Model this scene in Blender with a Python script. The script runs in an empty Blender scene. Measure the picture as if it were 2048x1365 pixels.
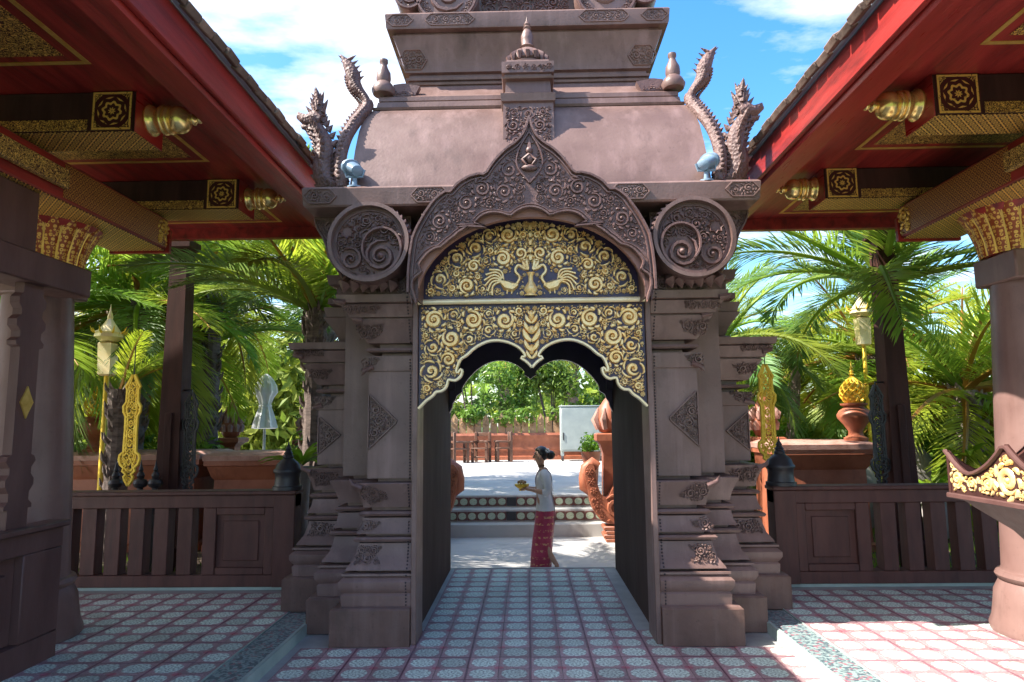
import bpy, bmesh, math, random
import numpy as np
from math import sin, cos, pi, radians, sqrt, atan2, hypot
from mathutils import Vector, Matrix
random.seed(11)
sc = bpy.context.scene
COL = sc.collection

# ------------------------------------------------------------------ camera
cam = bpy.data.cameras.new('camera'); cam.lens = 24; cam.sensor_width = 36
cam.clip_start = .05; cam.clip_end = 2000
camo = bpy.data.objects.new('camera', cam); COL.objects.link(camo)
camo.matrix_world = (Matrix.Translation((-.04, 0, 1.53)) @ Matrix.Rotation(radians(1.2), 4, 'Z')
                     @ Matrix.Rotation(radians(97.0), 4, 'X') @ Matrix.Rotation(radians(-.6), 4, 'Z'))
sc.camera = camo
sc.view_settings.view_transform = 'Standard'; sc.view_settings.look = 'None'
sc.view_settings.gamma = 1; sc.view_settings.use_curve_mapping = False
sc.view_settings.exposure = 2.68

# ------------------------------------------------------------------ sun and sky
SUN = Vector((.66, .15, -.74)).normalized()          # direction of travel
sl = bpy.data.lights.new('sun', 'SUN'); sl.energy = 2.2; sl.angle = radians(.5); sl.color = (1, .94, .85)
so = bpy.data.objects.new('sun', sl); COL.objects.link(so)
so.rotation_euler = SUN.to_track_quat('-Z', 'Y').to_euler(); so.location = (-20, -4, 25)
world = bpy.data.worlds.new('World'); sc.world = world; world.use_nodes = True
wt = world.node_tree; wt.nodes.clear()
def wn(t, **k):
    n = wt.nodes.new(t)
    for a, b in k.items(): setattr(n, a, b)
    return n
sky = wn('ShaderNodeTexSky', sky_type='NISHITA', sun_disc=False)
sky.sun_elevation = math.asin(-SUN.z); sky.sun_rotation = atan2(-SUN.x, -SUN.y)
sky.air_density = 1.0; sky.dust_density = 1.3; sky.ozone_density = 1.6
tc = wn('ShaderNodeTexCoord'); sep = wn('ShaderNodeSeparateXYZ'); wt.links.new(tc.outputs['Generated'], sep.inputs[0])
mz = wn('ShaderNodeMath', operation='MAXIMUM'); wt.links.new(sep.outputs[2], mz.inputs[0]); mz.inputs[1].default_value = .12
dv = wn('ShaderNodeVectorMath', operation='DIVIDE'); cz = wn('ShaderNodeCombineXYZ')
for i in range(3): wt.links.new(mz.outputs[0], cz.inputs[i])
wt.links.new(tc.outputs['Generated'], dv.inputs[0]); wt.links.new(cz.outputs[0], dv.inputs[1])
n1 = wn('ShaderNodeTexNoise'); n1.inputs['Scale'].default_value = 1.7; n1.inputs['Detail'].default_value = 9; n1.inputs['Roughness'].default_value = .58
mp = wn('ShaderNodeMapping'); mp.inputs['Location'].default_value = (3.1, .4, 0); mp.inputs['Scale'].default_value = (1, 1.5, 1)
wt.links.new(dv.outputs[0], mp.inputs[0]); wt.links.new(mp.outputs[0], n1.inputs['Vector'])
gx = wn('ShaderNodeMath', operation='MULTIPLY_ADD'); wt.links.new(sep.outputs[0], gx.inputs[0]); gx.inputs[1].default_value = -.15; wt.links.new(n1.outputs[0], gx.inputs[2])
cr = wn('ShaderNodeValToRGB'); cr.color_ramp.elements[0].position = .44; cr.color_ramp.elements[1].position = .72
wt.links.new(gx.outputs[0], cr.inputs[0])
mx = wn('ShaderNodeMix', data_type='RGBA'); wt.links.new(cr.outputs[0], mx.inputs['Factor'])
hs = wn('ShaderNodeHueSaturation'); hs.inputs['Saturation'].default_value = 1.38; hs.inputs['Value'].default_value = .48
wt.links.new(sky.outputs[0], hs.inputs['Color'])
wt.links.new(hs.outputs[0], mx.inputs['A']); mx.inputs['B'].default_value = (1.95, 1.95, 1.98, 1)
bg = wn('ShaderNodeBackground'); bg.inputs[1].default_value = .148
wo = wn('ShaderNodeOutputWorld'); wt.links.new(mx.outputs['Result'], bg.inputs[0]); wt.links.new(bg.outputs[0], wo.inputs[0])

# ------------------------------------------------------------------ materials
class NB:
    def __init__(s, name):
        s.m = bpy.data.materials.new(name); s.m.use_nodes = True; s.t = s.m.node_tree
        s.t.nodes.clear()
        s.out = s.n('ShaderNodeOutputMaterial'); s.b = s.n('ShaderNodeBsdfPrincipled')
        s.l(s.b.outputs[0], s.out.inputs[0])
    def n(s, t, **k):
        nd = s.t.nodes.new(t)
        for a, b in k.items(): setattr(nd, a, b)
        return nd
    def l(s, a, b): s.t.links.new(a, b)
    def val(s, sock, v):
        if hasattr(v, 'is_output'): s.l(v, sock)
        else: sock.default_value = v
    def math(s, op, a, b=0.0, c=None):
        nd = s.n('ShaderNodeMath', operation=op); s.val(nd.inputs[0], a); s.val(nd.inputs[1], b)
        if c is not None: s.val(nd.inputs[2], c)
        return nd.outputs[0]
    def mix(s, f, a, b):
        nd = s.n('ShaderNodeMix', data_type='RGBA'); s.val(nd.inputs['Factor'], f)
        s.val(nd.inputs['A'], a if hasattr(a, 'is_output') else (*a, 1)); s.val(nd.inputs['B'], b if hasattr(b, 'is_output') else (*b, 1))
        return nd.outputs['Result']
    def coord(s, scale=(1, 1, 1), loc=(0, 0, 0)):
        t = s.n('ShaderNodeTexCoord'); m = s.n('ShaderNodeMapping'); m.inputs['Scale'].default_value = scale; m.inputs['Location'].default_value = loc
        s.l(t.outputs['Object'], m.inputs[0]); return m.outputs[0]
    def noise(s, vec, scale, detail=4, rough=.55, dist=0):
        nd = s.n('ShaderNodeTexNoise'); s.l(vec, nd.inputs['Vector']); nd.inputs['Scale'].default_value = scale
        nd.inputs['Detail'].default_value = detail; nd.inputs['Roughness'].default_value = rough; nd.inputs['Distortion'].default_value = dist
        return nd.outputs[0]
    def ramp(s, f, a, b, p0=.3, p1=.7):
        nd = s.n('ShaderNodeMapRange'); s.val(nd.inputs[0], f); nd.inputs[1].default_value = p0; nd.inputs[2].default_value = p1
        return s.mix(nd.outputs[0], a, b)
    def step(s, f, p0, p1):
        nd = s.n('ShaderNodeMapRange'); s.val(nd.inputs[0], f); nd.inputs[1].default_value = p0; nd.inputs[2].default_value = p1
        return nd.outputs[0]
    def bump(s, h, strength=.3, dist=.01):
        nd = s.n('ShaderNodeBump'); nd.inputs['Strength'].default_value = strength; nd.inputs['Distance'].default_value = dist
        s.l(h, nd.inputs['Height']); s.l(nd.outputs[0], s.b.inputs['Normal'])
    def set(s, **k):
        for a, b in k.items(): s.val(s.b.inputs[a.replace('_', ' ')], b if not isinstance(b, tuple) or len(b) != 3 else (*b, 1))
        return s.m

def pmat(name, c1, c2, scale=5, rough=.5, metal=0, bump=.2, bscale=60, stretch=(1, 1, 1), detail=5, coat=0, rvar=.15, dirt=None, spec=.5, vary=0.0, p0=.3, p1=.7, streak=None):
    b = NB(name); v = b.coord(stretch)
    n = b.noise(v, scale, detail); col = b.ramp(n, c1, c2, p0, p1)
    if dirt:
        d = b.noise(b.coord((stretch[0], stretch[1], stretch[2] * .35)), scale * 1.7, 7, .65)
        col = b.mix(b.step(d, .55, .78), col, dirt)
    if streak:
        g2 = b.noise(b.coord((3.2, 3.2, .22), (5, 2, 1)), 3, 6, .6); col = b.mix(b.math('MULTIPLY', b.step(g2, .50, .72), .55), col, streak)
        g3 = b.noise(b.coord((1, 1, 1), (9, 2, 4)), 26, 6, .7); col = b.mix(b.math('MULTIPLY', b.step(g3, .60, .72), .45), col, tuple(.45 * q for q in c1))
    if vary:
        oi = b.n('ShaderNodeObjectInfo'); h = b.n('ShaderNodeHueSaturation')
        b.l(b.math('MULTIPLY_ADD', oi.outputs['Random'], vary, 1 - vary / 2), h.inputs['Value']); b.l(col, h.inputs['Color']); col = h.outputs[0]
    r = b.math('MULTIPLY_ADD', b.noise(v, scale * 3, 4), rvar * 2, rough - rvar)
    b.set(Base_Color=col, Roughness=r, Metallic=metal, Coat_Weight=coat, Coat_Roughness=.15, Specular_IOR_Level=spec)
    if bump: b.bump(b.noise(v, bscale, 4), bump, .006)
    return b.m

STONE = pmat('painted_plaster', (.132, .075, .062), (.210, .131, .114), 2.6, .46, bump=.25, bscale=45, dirt=(.075, .042, .036), spec=.5, vary=.12, streak=(.29, .185, .170))
CARVE = pmat('carved_plaster', (.105, .053, .047), (.175, .098, .088), 9, .5, bump=.5, bscale=70, dirt=(.06, .034, .03), streak=(.22, .135, .122))
UNDERLIT = pmat('underlit_plaster', (.30, .145, .12), (.36, .19, .16), 5, .55, bump=.2)  # pinker than the stone to stand for light from below on the arch underside
BASEST = pmat('worn_brown_stone', (.095, .048, .036), (.165, .092, .072), 3.5, .6, bump=.4, bscale=30, dirt=(.075, .05, .038), streak=(.19, .12, .10))
DARKHOLE = pmat('shaded_recess_dot', (.03, .018, .022), (.05, .03, .035), 8, .6)  # dark colour gives the small balls the look of shaded recesses
PURPLE = pmat('dark_purple_lacquer', (.030, .018, .052), (.048, .03, .08), 4, .35, bump=.05)
GOLD = pmat('gilding', (.94, .58, .19), (1.0, .80, .42), 14, .34, metal=.32, bump=.35, bscale=90, dirt=(.45, .22, .05), rvar=.08)
GOLDPAINT = pmat('gold_paint', (.66, .40, .08), (.85, .58, .16), 20, .38, metal=.6, bump=.2, bscale=120)
GOLDPALE = pmat('pale_gilding', (.90, .70, .38), (.95, .82, .55), 6, .32, metal=.25, bump=.03)
YGOLD = pmat('yellow_gold_paint', (.75, .46, .03), (.88, .62, .08), 15, .4, metal=.35, bump=.2)
FINGOLD = pmat('polished_brass', (.90, .62, .20), (.98, .74, .32), 8, .24, metal=.8, bump=.04, rvar=.05)
REDWOOD = pmat('red_lacquered_wood', (.165, .013, .012), (.40, .034, .028), 2.2, .38, bump=.25, bscale=30, stretch=(6, .5, 6), dirt=(.06, .012, .011), detail=7, rvar=.12)
REDBRIGHT = pmat('bright_and_sunlit_red', (.25, .016, .014), (.40, .03, .024), 2.2, .32, bump=.2, bscale=30, stretch=(6, .5, 6), dirt=(.16, .02, .018), detail=7)
DARKWOOD = pmat('dark_stained_wood', (.034, .012, .010), (.066, .024, .019), 3, .7, spec=.25, bump=.2, bscale=40, stretch=(4, 4, .6), detail=6)
BROWNWOOD = pmat('brown_painted_wood', (.066, .022, .017), (.110, .041, .032), 3, .6, bump=.2, bscale=40, stretch=(3, 3, .8), detail=6, dirt=(.04, .018, .016))
WALLWOOD = pmat('purple_brown_painted_wood', (.085, .036, .031), (.13, .062, .053), 3, .6, bump=.2, bscale=40, stretch=(2, 2, .6))
COLPAINT = pmat('column_brown_paint', (.15, .080, .068), (.215, .125, .108), 2.5, .45, bump=.12, bscale=30, dirt=(.10, .055, .045), streak=(.25, .155, .135))
SLATE = pmat('brown_roof_tile', (.10, .06, .045), (.22, .15, .115), 8, .8, bump=.5, bscale=40, vary=.6)
GUTTER = pmat('blue_grey_metal', (.20, .23, .30), (.30, .34, .42), 4, .45, metal=.3, bump=.1)
TERRA = pmat('terracotta', (.26, .075, .035), (.38, .125, .065), 5, .5, bump=.25, bscale=50, dirt=(.17, .05, .03), vary=.15)
TERRATOP = pmat('weathered_terracotta', (.34, .16, .12), (.50, .29, .24), 7, .6, bump=.3, dirt=(.2, .08, .06))
BLACKMETAL = pmat('blackened_metal', (.018, .017, .02), (.035, .032, .036), 6, .45, bump=.15)
CONCRETE = pmat('pale_concrete', (.40, .385, .365), (.50, .48, .455), 1.2, .75, bump=.25, bscale=60, dirt=(.30, .285, .27))
SOIL = pmat('garden_soil', (.05, .032, .02), (.11, .075, .05), 2, .9, bump=.8, bscale=20)
GRASSM = pmat('lawn', (.04, .09, .012), (.09, .16, .02), 8, .8, bump=.8, bscale=60)
SLABM = pmat('floor_bedding', (.30, .29, .28), (.40, .39, .37), 6, .6, bump=.2)
KERBM = pmat('pale_green_kerb', (.30, .38, .35), (.40, .48, .44), 6, .5, bump=.15, dirt=(.30, .36, .34))
STEELM = pmat('light_grey_sheet_metal', (.26, .30, .30), (.34, .38, .37), 3, .45, bump=.1, dirt=(.28, .31, .31))
WHITECLOTH = pmat('white_canvas', (.66, .68, .72), (.78, .79, .82), 6, .8, bump=.3, bscale=25)
CHAIRW = pmat('brown_chair_wood', (.09, .04, .025), (.16, .075, .045), 5, .5, bump=.2)
BARK = pmat('palm_bark', (.075, .052, .045), (.19, .14, .12), 9, .85, bump=1, bscale=22, stretch=(1, 1, 3))
PINKBARK = pmat('pale_bark', (.20, .15, .13), (.36, .28, .25), 7, .8, bump=.8, bscale=20)
BLUEGL = pmat('blue_painted_metal', (.14, .22, .30), (.24, .33, .42), 9, .4, bump=.2)
TAN = pmat('tan_carved_stone', (.33, .20, .11), (.46, .30, .17), 6, .7, bump=.6, bscale=30)
ROCK = pmat('garden_rock', (.16, .14, .13), (.34, .31, .29), 4, .85, bump=1, bscale=14)

def scalemat():
    b = NB('carved_scaly_plaster'); v = b.coord(); n = b.noise(v, 9, 4); vo = b.n('ShaderNodeTexVoronoi'); vo.inputs['Scale'].default_value = 42; b.l(v, vo.inputs['Vector'])
    b.set(Base_Color=b.mix(b.step(n, .3, .7), (.105, .056, .048), (.165, .098, .087)), Roughness=.6); b.bump(vo.outputs[0], .6, .015); return b.m
SCALY = scalemat()
def leafmat(name, c1, c2, trans=.35, rough=.45, vary=.3, scale=3):
    b = NB(name); v = b.coord(); n = b.noise(v, scale, 3); col = b.ramp(n, c1, c2, .35, .65)
    oi = b.n('ShaderNodeObjectInfo'); h = b.n('ShaderNodeHueSaturation')
    b.l(b.math('MULTIPLY_ADD', oi.outputs['Random'], vary, 1 - vary / 2), h.inputs['Value'])
    b.l(b.math('MULTIPLY_ADD', oi.outputs['Random'], .04, .48), h.inputs['Hue']); b.l(col, h.inputs['Color'])
    b.set(Base_Color=h.outputs[0], Roughness=rough, Specular_IOR_Level=.45)
    t = b.n('ShaderNodeBsdfTranslucent'); b.l(h.outputs[0], t.inputs[0])
    mixs = b.n('ShaderNodeMixShader'); mixs.inputs[0].default_value = trans
    b.l(b.b.outputs[0], mixs.inputs[1]); b.l(t.outputs[0], mixs.inputs[2]); b.l(mixs.outputs[0], b.out.inputs[0])
    return b.m
LEAF_DK = leafmat('palm_leaf_deep_green', (.10, .21, .05), (.22, .35, .09), .45)
LEAF_YG = leafmat('palm_leaf_yellow_green', (.28, .38, .025), (.50, .56, .06), .55)
LEAF_MD = leafmat('palm_leaf_mid_green', (.18, .31, .04), (.36, .47, .06), .52)
LEAF_SH = leafmat('shrub_leaf_green', (.08, .19, .025), (.20, .34, .05), .45, .35)
LEAF_FERN = leafmat('fern_bright_green', (.14, .26, .012), (.24, .36, .03), .4)
LEAF_BK = leafmat('far_foliage_green', (.14, .25, .025), (.34, .42, .05), .45, .6, .4, 1)
LEAF_ORG = leafmat('orange_frond_stalk', (.35, .17, .03), (.45, .26, .05), .2)

def tilemat(name, disc, ground, line, flower):
    b = NB(name); t = b.n('ShaderNodeTexCoord'); s = b.n('ShaderNodeSeparateXYZ'); b.l(t.outputs['Object'], s.inputs[0])
    u = b.math('MULTIPLY', s.outputs[0], 10.0); v = b.math('MULTIPLY', s.outputs[1], 10.0)
    oi = b.n('ShaderNodeObjectInfo')
    off = b.n('ShaderNodeVectorMath', operation='ADD'); b.l(t.outputs['Object'], off.inputs[0])
    cx = b.n('ShaderNodeCombineXYZ'); b.l(b.math('MULTIPLY', oi.outputs['Random'], 40.0), cx.inputs[0]); b.l(cx.outputs[0], off.inputs[1])
    fine = b.noise(off.outputs[0], 75, 3, .6)
    big = b.noise(off.outputs[0], 9, 3)
    r = b.math('POWER', b.math('ADD', b.math('POWER', b.math('ABSOLUTE', u), 2.3), b.math('POWER', b.math('ABSOLUTE', v), 2.3)), .4348)
    d = b.math('SUBTRACT', 1.0, b.step(b.math('MULTIPLY_ADD', fine, .16, r), .84, .90))
    ang = b.math('ARCTAN2', v, u)
    pet = b.math('MULTIPLY', b.math('SINE', b.math('MULTIPLY', ang, 8.0)), b.math('SINE', b.math('MULTIPLY', r, 15.0)))
    sp = b.step(b.math('MULTIPLY_ADD', pet, .13, fine), .46, .60)
    dc = b.mix(sp, disc, tuple(.42 * q for q in disc))
    gn = b.mix(b.step(fine, .45, .62), ground, tuple(.65 * q for q in ground))
    col = b.mix(d, gn, dc)
    fl = b.math('ADD', b.math('POWER', b.math('ADD', u, 1.0), 2.0), b.math('POWER', b.math('ADD', v, 1.0), 2.0))
    fl = b.math('SUBTRACT', 1.0, b.step(fl, .07, .10)); col = b.mix(fl, col, flower)
    e = b.math('MAXIMUM', u, v); col = b.mix(b.step(e, .90, .93), col, line)
    h = b.n('ShaderNodeHueSaturation'); b.l(b.math('MULTIPLY_ADD', oi.outputs['Random'], .40, .78), h.inputs['Value']); b.l(col, h.inputs['Color'])
    col = b.mix(b.math('MULTIPLY', b.step(big, .5, .8), .35), h.outputs[0], (.30, .27, .24))
    b.set(Base_Color=col, Roughness=b.math('MULTIPLY_ADD', big, .3, .42), Specular_IOR_Level=.4)
    return b.m
TILEM = tilemat('patterned_cement_tile', (.68, .78, .69), (.42, .26, .27), (.24, .11, .135), (.42, .13, .16))

def mosaic(name):
    b = NB(name); v = b.coord(); vo = b.n('ShaderNodeTexVoronoi'); vo.inputs['Scale'].default_value = 55; b.l(v, vo.inputs['Vector'])
    s = b.n('ShaderNodeSeparateColor'); b.l(vo.outputs['Color'], s.inputs[0])
    c = b.mix(b.step(s.outputs[0], .3, .6), (.09, .125, .145), (.27, .35, .34)); c = b.mix(b.step(s.outputs[1], .85, .9), c, (.30, .13, .16))
    b.set(Base_Color=c, Roughness=.4); return b.m
MOSAIC = mosaic('dark_blue_mosaic')

def stencil(name, ax, kind='lattice', k=14., base=(.055, .008, .009), gold=(.85, .53, .12), metal=.25):
    b = NB(name); t = b.n('ShaderNodeTexCoord'); s = b.n('ShaderNodeSeparateXYZ'); b.l(t.outputs['Object'], s.inputs[0])
    u = b.math('MULTIPLY', s.outputs[ax[0]], k); v = b.math('MULTIPLY', s.outputs[ax[1]], k)
    fine = b.noise(t.outputs['Object'], 60, 3, .6)
    if kind == 'lattice':
        p = b.math('PINGPONG', b.math('ADD', u, v), .5); q = b.math('PINGPONG', b.math('SUBTRACT', u, v), .5)
        m = b.math('MAXIMUM', b.math('LESS_THAN', p, .085), b.math('LESS_THAN', q, .085))
        rr = b.math('ADD', b.math('POWER', b.math('SUBTRACT', p, .5), 2.), b.math('POWER', b.math('SUBTRACT', q, .5), 2.))
        m = b.math('MAXIMUM', m, b.math('LESS_THAN', b.math('ABSOLUTE', b.math('SUBTRACT', b.math('SQRT', rr), .2)), .075))
    elif kind == 'rosette':
        r = b.math('SQRT', b.math('ADD', b.math('MULTIPLY', u, u), b.math('MULTIPLY', v, v))); a = b.math('ARCTAN2', v, u)
        f = b.math('SINE', b.math('ADD', b.math('MULTIPLY', b.math('SINE', b.math('MULTIPLY', a, 8.)), .9), b.math('MULTIPLY', r, 19.)))
        m = b.math('MULTIPLY', b.math('GREATER_THAN', f, .35), b.math('LESS_THAN', r, .72))
        e = b.math('MAXIMUM', b.math('ABSOLUTE', u), b.math('ABSOLUTE', v))
        fr = b.math('MULTIPLY', b.math('GREATER_THAN', e, .86), b.math('LESS_THAN', e, .97))
        cn = b.math('MULTIPLY', b.math('GREATER_THAN', r, .95), b.math('GREATER_THAN', b.math('SINE', b.math('MULTIPLY', b.math('ADD', r, fine), 24.)), .2))
        m = b.math('MAXIMUM', m, b.math('MAXIMUM', fr, b.math('MULTIPLY', cn, b.math('LESS_THAN', e, .84))))
    elif kind == 'scale':
        vo = b.n('ShaderNodeTexVoronoi'); vo.inputs['Scale'].default_value = k; b.l(t.outputs['Object'], vo.inputs['Vector']); vo.inputs['Randomness'].default_value = .25
        m = b.math('MULTIPLY', b.math('GREATER_THAN', vo.outputs[0], .18), b.math('LESS_THAN', vo.outputs[0], .46))
    else:
        vo = b.n('ShaderNodeTexVoronoi'); vo.inputs['Scale'].default_value = k; b.l(t.outputs['Object'], vo.inputs['Vector'])
        n = b.noise(t.outputs['Object'], k * 1.2, 2, .5, 1.5)
        m = b.math('MAXIMUM', b.math('GREATER_THAN', b.math('SINE', b.math('MULTIPLY', n, 38.)), .35), b.math('LESS_THAN', vo.outputs[0], .2))
    m = b.math('MULTIPLY', m, b.step(fine, .30, .42))
    b.set(Base_Color=b.mix(m, base, gold), Metallic=b.math('MULTIPLY', m, metal), Roughness=b.math('MULTIPLY_ADD', m, -.05, .42))
    return b.m
ST_UNDER = stencil('gold_lattice_stencil_under', (0, 1), 'lattice', 14)
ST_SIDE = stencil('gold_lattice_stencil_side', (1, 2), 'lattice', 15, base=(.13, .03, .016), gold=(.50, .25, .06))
ST_BOARD = stencil('gold_scroll_board', (1, 2), 'scroll', 26, gold=(.92, .64, .18))
ST_FRONT = stencil('gold_scroll_stencil', (0, 2), 'scroll', 34)
ST_ROS = stencil('gold_rosette_stencil', (0, 2), 'rosette', 1 / .125)
ST_DIA = stencil('gold_diamond_stencil', (0, 1), 'scroll', 24)
ST_PET = stencil('gold_scale_stencil', (0, 2), 'scale', 34, base=(.30, .06, .015), gold=(.75, .45, .10))
ST_WHITE = stencil('gold_carved_fill', (0, 2), 'scroll', 22, base=(.10, .03, .02), gold=(.85, .62, .20))

# ------------------------------------------------------------------ mesh builder
class MB:
    def __init__(s): s.v = []; s.f = []
    def add(s, v, f):
        o = len(s.v); s.v.extend(tuple(q) for q in v); s.f.extend(tuple(i + o for i in q) for q in f)
    def box(s, x0, x1, y0, y1, z0, z1, b=0.0):
        if x0 > x1: x0, x1 = x1, x0
        if y0 > y1: y0, y1 = y1, y0
        if b <= 0:
            v = [(x, y, z) for z in (z0, z1) for y in (y0, y1) for x in (x0, x1)]
            s.add(v, [(0, 2, 3, 1), (4, 5, 7, 6), (0, 1, 5, 4), (2, 6, 7, 3), (0, 4, 6, 2), (1, 3, 7, 5)]); return s
        b = min(b, .45 * min(x1 - x0, y1 - y0, z1 - z0)); v = []; idx = {}
        X = (x0, x1); Y = (y0, y1); Z = (z0, z1); sg = (1, -1)
        for i in (0, 1):
            for j in (0, 1):
                for k in (0, 1):
                    for a in range(3):
                        p = [X[i], Y[j], Z[k]]
                        for c, q in enumerate((i, j, k)):
                            if c != a: p[c] += sg[q] * b
                        idx[i, j, k, a] = len(v); v.append(p)
        f = []
        for a in range(3):
            for e in (0, 1):
                q = []
                for m, n in ((0, 0), (1, 0), (1, 1), (0, 1)):
                    c = [0, 0, 0]; c[a] = e; c[(a + 1) % 3] = m; c[(a + 2) % 3] = n; q.append(idx[(*c, a)])
                f.append(q if e else q[::-1])
        for a in range(3):
            b1, b2 = (a + 1) % 3, (a + 2) % 3
            for m in (0, 1):
                for n in (0, 1):
                    c0 = [0, 0, 0]; c0[b1] = m; c0[b2] = n; c1 = list(c0); c1[a] = 1
                    f.append((idx[(*c0, b1)], idx[(*c1, b1)], idx[(*c1, b2)], idx[(*c0, b2)]))
        for i in (0, 1):
            for j in (0, 1):
                for k in (0, 1): f.append((idx[i, j, k, 0], idx[i, j, k, 1], idx[i, j, k, 2]))
        s.add(v, f); return s
    def rings(s, rings, cap=True, closed=True):
        n = len(rings[0]); v = [p for r in rings for p in r]; f = []
        for i in range(len(rings) - 1):
            for j in range(n if closed else n - 1):
                k = (j + 1) % n; f.append((i * n + j, i * n + k, (i + 1) * n + k, (i + 1) * n + j))
        if cap: f.append(tuple(range(n))[::-1]); f.append(tuple(range((len(rings) - 1) * n, len(rings) * n)))
        s.add(v, f); return s
    def lathe(s, prof, c=(0, 0), n=20, M=None, squash=1.0):
        R = []
        for r, z in prof:
            ring = [Vector((r * cos(2 * pi * i / n), squash * r * sin(2 * pi * i / n), z)) for i in range(n)]
            R.append([tuple((M @ p) if M else p + Vector((c[0], c[1], 0))) for p in ring])
        return s.rings(R)
    def tube(s, pts, r, n=6, flat=1.0):
        pts = [Vector(p) for p in pts]; m = len(pts); rr = r if isinstance(r, (list, tuple)) else [r] * m; R = []
        up = None
        for i in range(m):
            t = (pts[min(i + 1, m - 1)] - pts[max(i - 1, 0)]).normalized()
            if up is None:
                up = Vector((0, 1, 0)) if abs(t.y) < .9 else Vector((0, 0, 1))
            a = (up - t * up.dot(t)).normalized(); bb = t.cross(a); up = a
            R.append([tuple(pts[i] + (a * cos(2 * pi * k / n) * flat + bb * sin(2 * pi * k / n)) * max(rr[i], .0005)) for k in range(n)])
        return s.rings(R)
    def prism(s, poly, y0, y1):
        n = len(poly); v = [(x, y0, z) for x, z in poly] + [(x, y1, z) for x, z in poly]
        f = [tuple(range(n)), tuple(range(n, 2 * n))[::-1]] + [(i, i + n, (i + 1) % n + n, (i + 1) % n) for i in range(n)]
        s.add(v, f); return s
    def prismx(s, poly, x0, x1):
        n = len(poly); v = [(x0, y, z) for y, z in poly] + [(x1, y, z) for y, z in poly]
        f = [tuple(range(n)), tuple(range(n, 2 * n))[::-1]] + [(i, i + n, (i + 1) % n + n, (i + 1) % n) for i in range(n)]
        s.add(v, f); return s
    def prismz(s, poly, z0, z1):
        n = len(poly); v = [(x, y, z0) for x, y in poly] + [(x, y, z1) for x, y in poly]
        f = [tuple(range(n)), tuple(range(n, 2 * n))[::-1]] + [(i, i + n, (i + 1) % n + n, (i + 1) % n) for i in range(n)]
        s.add(v, f); return s
    def strip(s, A, B, y0, y1):
        """band between two equal-length 2-d contours A (outer) and B (inner), extruded y0..y1"""
        n = len(A); v = [(x, y0, z) for x, z in A] + [(x, y0, z) for x, z in B] + [(x, y1, z) for x, z in A] + [(x, y1, z) for x, z in B]; f = []
        for i in range(n - 1):
            j = i + 1
            f += [(i, j, n + j, n + i), (2 * n + i, 3 * n + i, 3 * n + j, 2 * n + j), (i, 2 * n + i, 2 * n + j, j), (n + i, n + j, 3 * n + j, 3 * n + i)]
        f += [(0, n, 3 * n, 2 * n), (n - 1, 3 * n - 1, 4 * n - 1, 2 * n - 1)]
        s.add(v, f); return s
    def loft(s, secs):   # secs: (z, x0, x1, y0, y1)
        return s.rings([[(x0, y0, z), (x1, y0, z), (x1, y1, z), (x0, y1, z)] for z, x0, x1, y0, y1 in secs])
    def ball(s, c, r, n=8, sq=(1, 1, 1)):
        R = []
        for i in range(n // 2 + 1):
            a = pi * i / (n // 2); rr = max(sin(a), .01)
            R.append([(c[0] + r * sq[0] * rr * cos(2 * pi * k / n), c[1] + r * sq[1] * rr * sin(2 * pi * k / n), c[2] - r * sq[2] * cos(a)) for k in range(n)])
        return s.rings(R)
    def cone(s, a, b, r, n=5): return s.tube([a, Vector(a).lerp(Vector(b), .5), b], [r, r * .62, .001], n)
    def mesh(s, name, mat, off=(0, 0, 0), angle=40, recalc=True):
        me = bpy.data.meshes.new(name)
        o = off; me.from_pydata([(a - o[0], b - o[1], c - o[2]) for a, b, c in s.v], [], s.f)
        if recalc:
            bm = bmesh.new(); bm.from_mesh(me); bmesh.ops.recalc_face_normals(bm, faces=bm.faces); bm.to_mesh(me); bm.free()
        me.materials.append(mat)
        me.shade_smooth(); me.set_sharp_from_angle(angle=radians(angle))
        me.update(); return me

def tag(o, label=None, cat=None, group=None, kind=None):
    if label: o['label'] = label
    if cat: o['category'] = cat
    if group: o['group'] = group
    if kind: o['kind'] = kind
    return o
def link(name, me, parent=None, loc=(0, 0, 0)):
    o = bpy.data.objects.new(name, me); COL.objects.link(o); o.location = loc
    if parent: o.parent = parent
    return o
def wloc(p):
    v = Vector((0, 0, 0))
    while p is not None: v = v + p.location; p = p.parent
    return v
def part(name, mb, mat, parent=None, angle=40, kind=None, center=None, label=None, recalc=True):
    """mesh given in world coordinates, made a child of parent (parents are never rotated while building)"""
    c = Vector(center) if center else (wloc(parent) if parent else Vector((0, 0, 0)))
    me = mb.mesh(name, mat, c, angle, recalc); o = link(name, me, parent, c - (wloc(parent) if parent else Vector((0, 0, 0))))
    if kind: o['kind'] = kind
    if label: o['label'] = label
    return o
def thing(name, loc, label, cat, group=None):
    o = bpy.data.objects.new(name, None); COL.objects.link(o); o.location = loc; o.empty_display_size = .1
    return tag(o, label, cat, group)
def solo(name, mb, mat, loc, label, cat, group=None, angle=40):
    me = mb.mesh(name, mat, loc, angle); o = link(name, me, None, loc); return tag(o, label, cat, group)
def copy_tree(o, parent=None):
    c = o.copy(); COL.objects.link(c); c.parent = parent
    for ch in list(o.children): copy_tree(ch, c)
    return c
def struct(name, mb, mat, center=(0, 0, 0), angle=40):
    o = link(name, mb.mesh(name, mat, center, angle), None, center); o['kind'] = 'structure'; return o

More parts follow.
